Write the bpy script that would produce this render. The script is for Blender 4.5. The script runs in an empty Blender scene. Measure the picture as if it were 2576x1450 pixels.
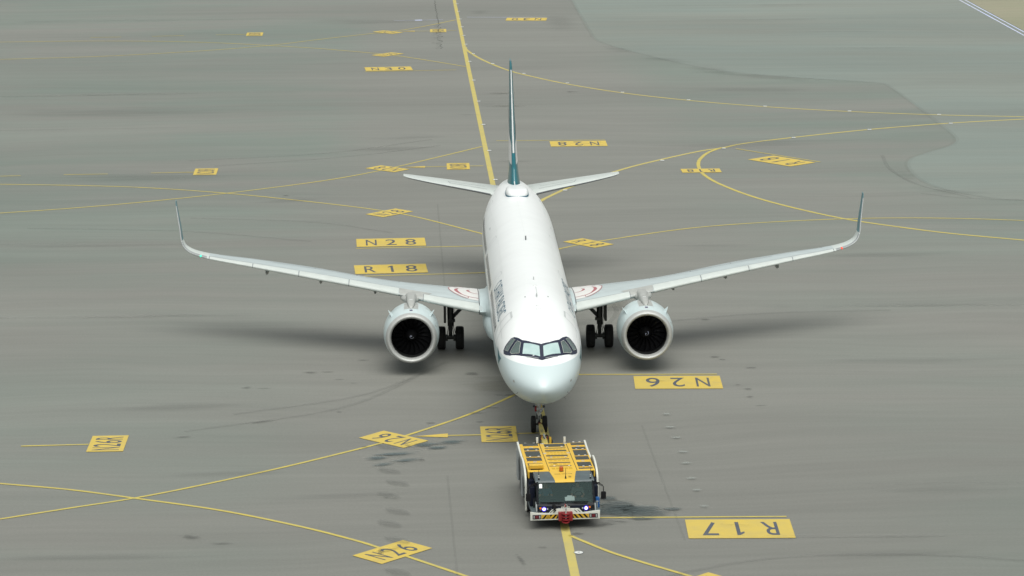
import bpy, bmesh, math, random
import numpy as np
from mathutils import Vector, Matrix
from mathutils.geometry import delaunay_2d_cdt
random.seed(7)
C = bpy.context.scene.collection
R = math.radians

# ------------------------------------------------------------------ camera
cam_d = bpy.data.cameras.new('camera')
cam = bpy.data.objects.new('camera', cam_d); C.objects.link(cam)
CAM = Vector((-4.9838, -117.1257, 32.1616)); YAW, PIT, ROL, F = 0.0311, 0.2057, -0.0062, 7053.77
f_ = Vector((math.sin(YAW)*math.cos(PIT), math.cos(YAW)*math.cos(PIT), -math.sin(PIT)))
r_ = Vector((math.cos(YAW), -math.sin(YAW), 0)); u_ = r_.cross(f_)
r2 = r_*math.cos(ROL)+u_*math.sin(ROL); u2 = -r_*math.sin(ROL)+u_*math.cos(ROL)
cam.matrix_world = Matrix(((r2.x, u2.x, -f_.x, CAM.x), (r2.y, u2.y, -f_.y, CAM.y), (r2.z, u2.z, -f_.z, CAM.z), (0, 0, 0, 1)))
cam_d.sensor_width = 36; cam_d.lens = 36*F/2576; cam_d.clip_start = 1; cam_d.clip_end = 6000
bpy.context.scene.camera = cam

# ------------------------------------------------------------------ light: high hazy sun under thin overcast
SUN_EL, SUN_AZ = R(66), R(174)        # azimuth measured from +Y towards +X; the sun stands in front of the aircraft
w = bpy.data.worlds.new('World'); bpy.context.scene.world = w; w.use_nodes = True
nt = w.node_tree; bg = nt.nodes['Background']
sky = nt.nodes.new('ShaderNodeTexSky'); sky.sky_type = 'NISHITA'; sky.sun_disc = False
sky.sun_elevation = SUN_EL; sky.sun_rotation = SUN_AZ; sky.air_density = 1.2; sky.dust_density = 4.0; sky.ozone_density = 1.0
hs = nt.nodes.new('ShaderNodeHueSaturation'); hs.inputs['Saturation'].default_value = 0.22
nt.links.new(sky.outputs[0], hs.inputs['Color'])
tint = nt.nodes.new('ShaderNodeMix'); tint.data_type = 'RGBA'; tint.blend_type = 'MULTIPLY'; tint.inputs['Factor'].default_value = 1; tint.inputs['B'].default_value = (.965, 1, .965, 1)
nt.links.new(hs.outputs[0], tint.inputs['A']); nt.links.new(tint.outputs['Result'], bg.inputs['Color'])
bg.inputs['Strength'].default_value = 0.084
sun_d = bpy.data.lights.new('sun', 'SUN'); sun_d.energy = 1.8; sun_d.angle = R(60); sun_d.color = (1, .985, .94)
sun = bpy.data.objects.new('sun', sun_d); C.objects.link(sun)
sd = Vector((math.sin(SUN_AZ)*math.cos(SUN_EL), math.cos(SUN_AZ)*math.cos(SUN_EL), math.sin(SUN_EL)))
sun.rotation_euler = sd.to_track_quat('Z', 'Y').to_euler(); sun.location = (0, -20, 60)
vs = bpy.context.scene.view_settings
vs.view_transform = 'Standard'; vs.look = 'None'; vs.gamma = 1; vs.exposure = 0.5
bpy.context.scene.cycles.max_bounces = 8

# ------------------------------------------------------------------ helpers
def lin(c): return tuple(((v/255)/12.92 if v <= 10 else (((v/255)+.055)/1.055)**2.4) for v in c)
class MB:
    def __init__(s): s.v = []; s.f = []; s.m = []
    def add(s, vs_, fs, mi=0):
        n = len(s.v); s.v += [tuple(map(float, p)) for p in vs_]; s.f += [tuple(i+n for i in q) for q in fs]; s.m += [mi]*len(fs); return s
    def box(s, c, d, rot=None, mi=0, bev=0):
        x, y, z = [k/2 for k in d]
        P = [Vector((a*x, b*y, e*z)) for a in (-1, 1) for b in (-1, 1) for e in (-1, 1)]
        if rot is not None: P = [rot @ q for q in P]
        P = [q+Vector(c) for q in P]
        return s.add(P, [(0, 1, 3, 2), (4, 6, 7, 5), (0, 4, 5, 1), (2, 3, 7, 6), (0, 2, 6, 4), (1, 5, 7, 3)], mi)
    def prism(s, poly, axis, a, b, mi=0):
        # poly = 2-D outline in the plane normal to axis; extruded from a to b
        def p3(q, t):
            if axis == 'x': return (t, q[0], q[1])
            if axis == 'y': return (q[0], t, q[1])
            return (q[0], q[1], t)
        n = len(poly); V = [p3(q, a) for q in poly]+[p3(q, b) for q in poly]
        return s.add(V, [tuple(range(n))[::-1], tuple(range(n, 2*n))]+[(i, (i+1) % n, n+(i+1) % n, n+i) for i in range(n)], mi)
    def tube(s, pts, rad, n=12, mi=0, cap=True):
        pts = [Vector(q) for q in pts]; rad = rad if isinstance(rad, (list, tuple)) else [rad]*len(pts)
        V = []; up = Vector((0, 0, 1))
        for i, q in enumerate(pts):
            t = (pts[min(i+1, len(pts)-1)]-pts[max(i-1, 0)]).normalized()
            a = t.cross(up if abs(t.z) < .95 else Vector((0, 1, 0))).normalized(); b = t.cross(a)
            V += [q+(a*math.cos(2*math.pi*k/n)+b*math.sin(2*math.pi*k/n))*rad[i] for k in range(n)]
        F_ = [(i*n+k, i*n+(k+1) % n, (i+1)*n+(k+1) % n, (i+1)*n+k) for i in range(len(pts)-1) for k in range(n)]
        if cap: F_ += [tuple(range(n))[::-1], tuple(range((len(pts)-1)*n, len(pts)*n))]
        return s.add(V, F_, mi)
    def lathe(s, prof, axis='y', c=(0, 0, 0), n=48, mi=0, close=False):
        # prof = [(s, r)] along axis
        V = []
        for a, r in prof:
            for k in range(n):
                t = 2*math.pi*k/n; p, q = r*math.cos(t), r*math.sin(t)
                V.append({'y': (c[0]+p, c[1]+a, c[2]+q), 'x': (c[0]+a, c[1]+p, c[2]+q), 'z': (c[0]+p, c[1]+q, c[2]+a)}[axis])
        m = len(prof)
        F_ = [(i*n+k, i*n+(k+1) % n, (i+1) % m*n+(k+1) % n, (i+1) % m*n+k) for i in range(m if close else m-1) for k in range(n)]
        return s.add(V, F_, mi)
    def loft(s, rings, cap=True, mi=0, closed=True):
        n = len(rings[0]); V = [q for r in rings for q in r]
        F_ = [(i*n+k, i*n+(k+1) % n, (i+1)*n+(k+1) % n, (i+1)*n+k) for i in range(len(rings)-1) for k in range(n if closed else n-1)]
        if cap: F_ += [tuple(range(n))[::-1], tuple(range((len(rings)-1)*n, len(rings)*n))]
        return s.add(V, F_, mi)
    def build(s, name, mats, parent=None, smooth=True, bevel=0, angle=35, loc=None):
        me = bpy.data.meshes.new(name); me.from_pydata(s.v, [], s.f); me.validate()
        if not isinstance(mats, (list, tuple)): mats = [mats]
        for m in mats: me.materials.append(m)
        if len(mats) > 1: me.polygons.foreach_set('material_index', s.m[:len(me.polygons)])
        bm = bmesh.new(); bm.from_mesh(me)
        bmesh.ops.remove_doubles(bm, verts=bm.verts, dist=1e-5)
        bmesh.ops.recalc_face_normals(bm, faces=bm.faces)
        if bevel:
            es = [e for e in bm.edges if len(e.link_faces) == 2 and e.calc_face_angle(0) > R(30)]
            bmesh.ops.bevel(bm, geom=es, offset=bevel, segments=2, affect='EDGES', profile=.7, clamp_overlap=True)
        if smooth:
            for f in bm.faces: f.smooth = True
            for e in bm.edges: e.smooth = not (len(e.link_faces) == 2 and e.calc_face_angle(0) > R(angle))
        bm.to_mesh(me); bm.free()
        o = bpy.data.objects.new(name, me); C.objects.link(o)
        if parent: o.parent = parent
        if loc: o.location = loc
        return o
def empty(name, loc=(0, 0, 0), rz=0):
    o = bpy.data.objects.new(name, None); C.objects.link(o); o.location = loc; o.rotation_euler = (0, 0, rz); o.empty_display_size = .5; return o
def tag(o, label=None, cat=None, group=None, kind=None):
    for k, v in (('label', label), ('category', cat), ('group', group), ('kind', kind)):
        if v: o[k] = v
    return o
def pchip(X, Y):
    X = np.array(X, float); Y = np.array(Y, float); h = np.diff(X); d = np.diff(Y)/h; m = np.zeros(len(X))
    for i in range(1, len(X)-1):
        if d[i-1]*d[i] > 0:
            w1 = 2*h[i]+h[i-1]; w2 = h[i]+2*h[i-1]; m[i] = (w1+w2)/(w1/d[i-1]+w2/d[i])
    m[0] = d[0]; m[-1] = d[-1]
    def f(x):
        x = min(max(x, X[0]), X[-1]); i = min(max(int(np.searchsorted(X, x))-1, 0), len(X)-2); t = (x-X[i])/h[i]
        return float((2*t**3-3*t**2+1)*Y[i]+(t**3-2*t**2+t)*h[i]*m[i]+(-2*t**3+3*t**2)*Y[i+1]+(t**3-t**2)*h[i]*m[i+1])
    return f

# ------------------------------------------------------------------ materials
def mat(name, col, rough=.5, metal=0, var=0, scale=3, coat=0, emit=None, spec=None, bump=0, dirt=None, stretch=(1, 1, 1)):
    m = bpy.data.materials.new(name); m.use_nodes = True; t = m.node_tree; b = t.nodes['Principled BSDF']
    b.inputs['Base Color'].default_value = (*col, 1); b.inputs['Roughness'].default_value = rough; b.inputs['Metallic'].default_value = metal
    if coat: b.inputs['Coat Weight'].default_value = coat; b.inputs['Coat Roughness'].default_value = .08
    if spec is not None: b.inputs['Specular IOR Level'].default_value = spec
    if emit: b.inputs['Emission Color'].default_value = (*emit[0], 1); b.inputs['Emission Strength'].default_value = emit[1]
    if var or bump:
        tc = t.nodes.new('ShaderNodeTexCoord'); mp = t.nodes.new('ShaderNodeMapping'); mp.inputs['Scale'].default_value = stretch
        t.links.new(tc.outputs['Object'], mp.inputs[0])
        n = t.nodes.new('ShaderNodeTexNoise'); n.inputs['Scale'].default_value = scale; n.inputs['Detail'].default_value = 6; n.inputs['Roughness'].default_value = .6
        t.links.new(mp.outputs[0], n.inputs['Vector'])
        if var:
            mr = t.nodes.new('ShaderNodeMapRange'); mr.inputs[1].default_value = .3; mr.inputs[2].default_value = .7
            t.links.new(n.outputs['Fac'], mr.inputs[0])
            mx = t.nodes.new('ShaderNodeMix'); mx.data_type = 'RGBA'
            mx.inputs['A'].default_value = (*col, 1)
            d = dirt if dirt else tuple(c*(1-var) for c in col)
            mx.inputs['B'].default_value = (*d, 1); mm = t.nodes.new('ShaderNodeMath'); mm.operation = 'MULTIPLY'; mm.inputs[1].default_value = var if dirt else 1
            t.links.new(mr.outputs[0], mm.inputs[0]); t.links.new(mm.outputs[0], mx.inputs['Factor']); t.links.new(mx.outputs['Result'], b.inputs['Base Color'])
            r2_ = t.nodes.new('ShaderNodeMapRange'); r2_.inputs[3].default_value = max(rough-.08, .02); r2_.inputs[4].default_value = min(rough+.1, 1)
            t.links.new(n.outputs['Fac'], r2_.inputs[0]); t.links.new(r2_.outputs[0], b.inputs['Roughness'])
        if bump:
            bp = t.nodes.new('ShaderNodeBump'); bp.inputs['Strength'].default_value = bump; bp.inputs['Distance'].default_value = .02
            t.links.new(n.outputs['Fac'], bp.inputs['Height']); t.links.new(bp.outputs[0], b.inputs['Normal'])
    return m
M = {}
M['white'] = mat('aircraft_white_paint', (.82, .84, .84), .32, var=.05, scale=.6, coat=.3)
M['fus'] = mat('aircraft_two_tone_paint', (.82, .84, .835), .34, var=.05, scale=.6, coat=.15)
t = M['fus'].node_tree; b = t.nodes['Principled BSDF']; src = b.inputs['Base Color'].links[0].from_socket
tc = t.nodes.new('ShaderNodeTexCoord'); sx = t.nodes.new('ShaderNodeSeparateXYZ'); t.links.new(tc.outputs['Object'], sx.inputs[0])
mr = t.nodes.new('ShaderNodeMapRange'); mr.inputs[1].default_value = 3.985; mr.inputs[2].default_value = 4.015; t.links.new(sx.outputs[2], mr.inputs[0])
mx = t.nodes.new('ShaderNodeMix'); mx.data_type = 'RGBA'; mx.inputs['A'].default_value = (.54, .625, .635, 1); t.links.new(src, mx.inputs['B']); t.links.new(mr.outputs[0], mx.inputs['Factor']); t.links.new(mx.outputs['Result'], b.inputs['Base Color'])
M['white2'] = mat('aircraft_white_belly', (.74, .76, .75), .4, var=.08, scale=1.2)
M['seam'] = mat('seam_grey', (.52, .54, .54), .6)
M['seamd'] = mat('seam_dark', (.16, .17, .18), .6)
M['wing'] = mat('wing_grey_paint', (.46, .52, .525), .45, var=.14, scale=1.5, stretch=(.6, 2, 1))
M['wing_pale'] = mat('slat_pale_paint', (.55, .59, .565), .42, var=.1, scale=2)
M['pylon'] = mat('pylon_grey', (.40, .41, .39), .45, var=.2, scale=3)
M['nacelle'] = mat('nacelle_pale_green', (.54, .63, .635), .34, var=.07, scale=1.5, coat=.15)
M['lip'] = mat('inlet_lip_metal', (.48, .49, .475), .5, metal=.3, var=.12, scale=5)
M['dark'] = mat('intake_dark', (.008, .009, .009), .7)
M['blade'] = mat('fan_blade_metal', (.018, .018, .02), .25, metal=.6)
M['teal'] = mat('tail_teal_paint', (.015, .14, .17), .3, var=.1, scale=2, coat=.4)
M['teal2'] = mat('winglet_teal_paint', (.10, .22, .25), .4, var=.1, scale=2)
M['navy'] = mat('navy_lettering', (.05, .14, .20), .5)
M['metal'] = mat('bare_metal_edge', (.38, .40, .40), .42, metal=.4, var=.1, scale=4)
M['frame'] = mat('window_mask_navy', (.018, .022, .045), .4)
M['gframe'] = mat('window_seal_grey', (.30, .32, .30), .5)
M['glassf'] = mat('windscreen_glass', (.36, .50, .49), .06, var=.5, scale=1.6, dirt=(.62, .74, .72), coat=1)
M['glasss'] = mat('side_glass', (.10, .14, .13), .06, var=.5, scale=2.2, dirt=(.03, .045, .045), coat=1)
M['cabin'] = mat('cabin_window_glass', (.05, .055, .055), .3)
M['tyre'] = mat('tyre_rubber', (.012, .012, .012), .85, var=.3, scale=8)
M['gear'] = mat('gear_leg_dark', (.06, .065, .06), .5, var=.4, scale=10)
M['gearw'] = mat('gear_leg_white', (.55, .57, .55), .45, var=.3, scale=10)
M['rim'] = mat('wheel_rim_grey', (.38, .39, .38), .45)
M['red'] = mat('red_paint', (.25, .012, .018), .45, var=.25, scale=8)
M['walkred'] = mat('walkway_red', (.36, .13, .14), .6)
M['walkway'] = mat('walkway_white', (.66, .65, .63), .6, var=.06, scale=4)
M['green'] = mat('green_light', (.05, .5, .35), .2, emit=((.1, .9, .6), .6))
M['redl'] = mat('red_light', (.6, .05, .03), .2, emit=((1, .12, .05), .5))
M['lens'] = mat('lamp_lens', (.42, .45, .45), .2)
M['lampblue'] = mat('lamp_rim_blue', (.04, .05, .12), .3)
M['tbeam'] = mat('towbar_yellow', (.62, .50, .13), .5, var=.35, scale=6, dirt=(.30, .26, .15))
M['tyellow'] = mat('tractor_yellow', (.66, .41, .035), .5, var=.35, scale=2.5, dirt=(.60, .41, .10))
M['tyellowd'] = mat('tractor_yellow_grille', (.50, .31, .015), .6)
M['tgrey'] = mat('tractor_slate_grey', (.09, .115, .122), .5, var=.2, scale=3)
M['twhite'] = mat('tractor_white', (.60, .61, .55), .45, var=.25, scale=5, dirt=(.45, .45, .40))
M['tside'] = mat('tractor_side_grey', (.36, .39, .39), .5, var=.15, scale=3)
M['tdark'] = mat('tractor_dark_plastic', (.009, .011, .014), .55, spec=.3)
M['tnavy'] = mat('tractor_navy', (.005, .008, .020), .6, spec=.25)
M['tmesh'] = mat('deck_mesh_dark', (.055, .063, .058), .7, var=.3, scale=20)
M['chrome'] = mat('hinge_metal', (.6, .6, .58), .35, metal=.6)
M['amber'] = mat('amber_lens', (.65, .16, .01), .25, emit=((1, .25, .02), .08))
M['taillamp'] = mat('red_lens', (.12, .015, .02), .25)
M['led'] = mat('led_ring', (1, 1, 1), .3, emit=((.85, .82, 1), 4))
M['ledb'] = mat('led_blue_reflector', (.03, .02, .30), .25, emit=((.12, .08, .9), .8))
M['hazy'] = mat('hazard_yellow', (.60, .36, .02), .5, var=.2, scale=6)
M['black'] = mat('matt_black', (.007, .007, .008), .8, spec=.2)
M['paper'] = mat('paper_white', (.88, .90, .90), .7)
M['blue'] = mat('blue_paint', (.01, .10, .32), .5)
M['skin'] = mat('skin', (.36, .19, .12), .6)
M['bluecloth'] = mat('blue_shirt', (.05, .15, .24), .9, var=.2, scale=15)
M['greycloth'] = mat('grey_shirt', (.22, .25, .24), .9, var=.2, scale=15)
M['hair'] = mat('black_hair', (.012, .01, .01), .6)
M['seatm'] = mat('seat_fabric', (.03, .035, .04), .9)
g = bpy.data.materials.new('cab_glass'); g.use_nodes = True; t = g.node_tree; b = t.nodes['Principled BSDF']
b.inputs['Base Color'].default_value = (.065, .105, .10, 1); b.inputs['Roughness'].default_value = .04
tr = t.nodes.new('ShaderNodeBsdfTransparent'); tr.inputs[0].default_value = (.86, .95, .93, 1)
ms = t.nodes.new('ShaderNodeMixShader'); ms.inputs[0].default_value = .42
t.links.new(tr.outputs[0], ms.inputs[1]); t.links.new(b.outputs[0], ms.inputs[2]); t.links.new(ms.outputs[0], t.nodes['Material Output'].inputs[0])
M['cabglass'] = g

# ------------------------------------------------------------------ ground
def ground_mat(name, warm, cool, rough=.66, band=None, seed=0):
    m = bpy.data.materials.new(name); m.use_nodes = True; t = m.node_tree; N = t.nodes; L = t.links; b = N['Principled BSDF']
    b.inputs['Roughness'].default_value = rough; b.inputs['Specular IOR Level'].default_value = .55
    tc = N.new('ShaderNodeTexCoord')
    wn = N.new('ShaderNodeTexNoise'); wn.inputs['Scale'].default_value = .025; wn.inputs['Detail'].default_value = 3; L.new(tc.outputs['Object'], wn.inputs['Vector'])
    wm = N.new('ShaderNodeVectorMath'); wm.operation = 'MULTIPLY_ADD'; L.new(wn.outputs['Color'], wm.inputs[0]); wm.inputs[1].default_value = (0, 9, 0); L.new(tc.outputs['Object'], wm.inputs[2])
    def noise(scale, st, det=5, rg=.6, off=0):
        mp = N.new('ShaderNodeMapping'); mp.inputs['Scale'].default_value = st; mp.inputs['Location'].default_value = (off+seed, off*1.7, seed)
        L.new((wm.outputs[0] if st != (1, 1, 1) else tc.outputs['Object']), mp.inputs[0]); n = N.new('ShaderNodeTexNoise'); n.inputs['Scale'].default_value = scale
        n.inputs['Detail'].default_value = det; n.inputs['Roughness'].default_value = rg; L.new(mp.outputs[0], n.inputs['Vector']); return n.outputs['Fac']
    def rng(v, a, b_, c=0, d=1):
        r = N.new('ShaderNodeMapRange'); r.inputs[1].default_value = a; r.inputs[2].default_value = b_; r.inputs[3].default_value = c; r.inputs[4].default_value = d
        r.interpolation_type = 'SMOOTHSTEP'; L.new(v, r.inputs[0]); return r.outputs[0]
    def mth(op, a, b_):
        k = N.new('ShaderNodeMath'); k.operation = op
        for i, q in enumerate((a, b_)):
            if isinstance(q, (int, float)): k.inputs[i].default_value = q
            else: L.new(q, k.inputs[i])
        return k.outputs[0]
    def mix(f, a, b_, mode='MIX'):
        x = N.new('ShaderNodeMix'); x.data_type = 'RGBA'; x.blend_type = mode
        if isinstance(f, (int, float)): x.inputs['Factor'].default_value = f
        else: L.new(f, x.inputs['Factor'])
        for k, q in (('A', a), ('B', b_)):
            if isinstance(q, tuple): x.inputs[k].default_value = (*q, 1)
            else: L.new(q, x.inputs[k])
        return x.outputs['Result']
    big = rng(noise(.035, (1, 1.2, 1), 3, .5), .38, .62)
    lane = rng(noise(.12, (.16, 1.5, 1), 4, .55, 11), .35, .65)
    zone = mth('ADD', mth('MULTIPLY', big, .55), mth('MULTIPLY', lane, .45))
    if band:                                   # the wheel-worn strip beside the taxi line keeps the warm tone
        sx = N.new('ShaderNodeSeparateXYZ'); L.new(tc.outputs['Object'], sx.inputs[0])
        inb = mth('MULTIPLY', rng(sx.outputs[0], band[0], band[1]), rng(sx.outputs[0], band[3], band[2]))
        zone = mth('MULTIPLY', zone, mth('SUBTRACT', 1.0, mth('MULTIPLY', inb, .85)))
        far = mth('ADD', .55, mth('MULTIPLY', rng(sx.outputs[1], 15, 75), .45))
        zone = mth('MULTIPLY', mth('ADD', zone, .12), far)
    col = mix(zone, warm, cool)
    # long drag streaks and fine grain
    s1 = rng(noise(.5, (.06, 1.0, 1), 6, .65, 31), .30, .70, .945, 1.045)
    s2 = rng(noise(1.3, (.10, 1.6, 1), 5, .6, 57), .3, .7, .96, 1.035)
    s3 = rng(noise(9, (1, 1, 1), 3, .6, 77), .2, .8, .93, 1.07)
    s4 = rng(noise(.022, (.5, 2.2, 1), 3, .5, 99), .3, .7, .91, 1.07)
    k = mth('MULTIPLY', mth('MULTIPLY', s1, s2), mth('MULTIPLY', s3, s4))
    cb = N.new('ShaderNodeCombineColor')
    for i in range(3): L.new(k, cb.inputs[i])
    col = mix(1.0, col, cb.outputs[0], 'MULTIPLY')
    # sparse dark scuffs
    sc = rng(noise(.33, (.35, 2.0, 1), 7, .7, 131), .68, .8, 0, .16)
    col = mix(sc, col, (.07, .075, .07))
    L.new(col, b.inputs['Base Color'])
    bp = N.new('ShaderNodeBump'); bp.inputs['Strength'].default_value = .15; bp.inputs['Distance'].default_value = .01
    L.new(noise(40, (1, 1, 1), 3, .6, 5), bp.inputs['Height']); L.new(bp.outputs[0], b.inputs['Normal'])
    return m
M['asphalt'] = ground_mat('apron_asphalt', (.187, .184, .166), (.158, .184, .160), band=(-14, -8, 9, 18))
M['concrete'] = ground_mat('shoulder_concrete', (.192, .207, .182), (.184, .216, .194), seed=40)
M['grass'] = ground_mat('dry_grass', (.26, .235, .17), (.225, .225, .15), seed=80)
def sheet(name, poly, z, m, kind='structure'):
    mb = MB().add([(x, y, z) for x, y in poly], [tuple(range(len(poly)))]); o = mb.build(name, m, smooth=False); o['kind'] = kind
    if o.data.polygons and o.data.polygons[0].normal.z < 0: o.data.flip_normals()
    return o
sheet('ground', [(-3000, -1500), (3000, -1500), (3000, 4500), (-3000, 4500)], 0, M['asphalt'])
def smooth_path(pts, k=8, closed=False):
    P = [Vector((*q, 0)) for q in pts]
    if len(P) < 3: return P
    out = []; n = len(P)
    for i in range(n if closed else n-1):
        a = P[i-1] if (i or closed) else P[0]*2-P[1]; b_ = P[i]; c = P[(i+1) % n]; d = P[(i+2) % n] if (i+2 < n or closed) else P[-1]*2-P[-2]
        for j in range(k):
            s = j/k; out.append(.5*((2*b_)+(c-a)*s+(2*a-5*b_+4*c-d)*s*s+(3*b_-a-3*c+d)*s**3))
    if not closed: out.append(P[-1])
    return out
conc = [(11.2, 330), (11.44, 192.32), (11.52, 174.27), (11.62, 162), (12.19, 152.36), (16.09, 141.12), (20.64, 131.38), (24.6, 127.24), (30.84, 123.15), (33.9, 121.4), (34.6, 118.37), (34.8, 109.83), (34.9, 97.58), (34.58, 88.4), (31.38, 83.09), (29.78, 80.46), (29.0, 76.96), (28.87, 71.98), (29.6, 68.3), (31.37, 65.11), (34.6, 62.9), (48, 60), (90, 58), (90, 330)]
cp = [(v.x, v.y) for v in smooth_path(conc[:22], 5)]+conc[22:]
sheet('concrete_shoulder', cp, .004, M['concrete'])
sheet('grass_verge', [(54.6, -100), (300, -100), (300, 900), (54.6, 900)], .012, M['grass'])

def paint_mat(name, col, wear=.35, worn=(.22, .215, .19)):
    m = bpy.data.materials.new(name); m.use_nodes = True; t = m.node_tree; N = t.nodes; L = t.links; b = N['Principled BSDF']; b.inputs['Roughness'].default_value = .8; b.inputs['Specular IOR Level'].default_value = .25
    tc = N.new('ShaderNodeTexCoord'); n = N.new('ShaderNodeTexNoise'); n.inputs['Scale'].default_value = 1.1; n.inputs['Detail'].default_value = 8; n.inputs['Roughness'].default_value = .68
    L.new(tc.outputs['Object'], n.inputs['Vector'])
    n2 = N.new('ShaderNodeTexNoise'); n2.inputs['Scale'].default_value = .25; n2.inputs['Detail'].default_value = 3; L.new(tc.outputs['Object'], n2.inputs['Vector'])
    r = N.new('ShaderNodeMapRange'); r.inputs[1].default_value = .42; r.inputs[2].default_value = .78; r.inputs[3].default_value = 0; r.inputs[4].default_value = wear*1.6; L.new(n.outputs['Fac'], r.inputs[0])
    x = N.new('ShaderNodeMix'); x.data_type = 'RGBA'; x.inputs['A'].default_value = (*col, 1); x.inputs['B'].default_value = (*worn, 1); L.new(r.outputs[0], x.inputs['Factor'])
    y = N.new('ShaderNodeMix'); y.data_type = 'RGBA'; L.new(x.outputs['Result'], y.inputs['A']); y.inputs['B'].default_value = (col[0]*.86, col[1]*.95, min(1, col[2]*1.6), 1)
    L.new(n2.outputs['Fac'], y.inputs['Factor']); L.new(y.outputs['Result'], b.inputs['Base Color']); return m
M['yel'] = paint_mat('panel_yellow_paint', (.58, .415, .07), .32)
M['yell'] = paint_mat('line_yellow_paint', (.52, .41, .08), .45)
M['yelc'] = paint_mat('centre_line_yellow_paint', (.50, .40, .095), .35)
M['ink'] = paint_mat('marking_grey_paint', (.085, .092, .085), .25, (.3, .27, .12))
M['wpaint'] = paint_mat('line_white_paint', (.55, .56, .52), .4)

def ribbon(name, pts, wd, m, z=.008, k=8):
    Q = [Vector((*q, 0)) for q in pts]; i0 = 1 if len(Q) > 3 and (Q[1]-Q[0]).length > 25 else 0; i1 = len(Q)-1 if len(Q) > 3 and (Q[-1]-Q[-2]).length > 25 else len(Q)
    P = Q[:i0]+smooth_path(pts[i0:i1], k)+Q[i1:] if len(pts) > 2 else Q
    V = []
    for i, q in enumerate(P):
        t = (P[min(i+1, len(P)-1)]-P[max(i-1, 0)]).normalized(); n = Vector((-t.y, t.x, 0))
        V += [q+n*wd/2+Vector((0, 0, z)), q-n*wd/2+Vector((0, 0, z))]
    o = MB().add(V, [(2*i, 2*i+1, 2*i+3, 2*i+2) for i in range(len(P)-1)]).build(name, m, smooth=False); o['kind'] = 'structure'
    for p in o.data.polygons:
        if p.normal.z < 0: p.flip()
    return o
ribbon('taxiway_centreline', [(.31+.0095*420, -420), (.31-.0095*600, 600)], .35, M['yelc'], .008)
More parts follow.
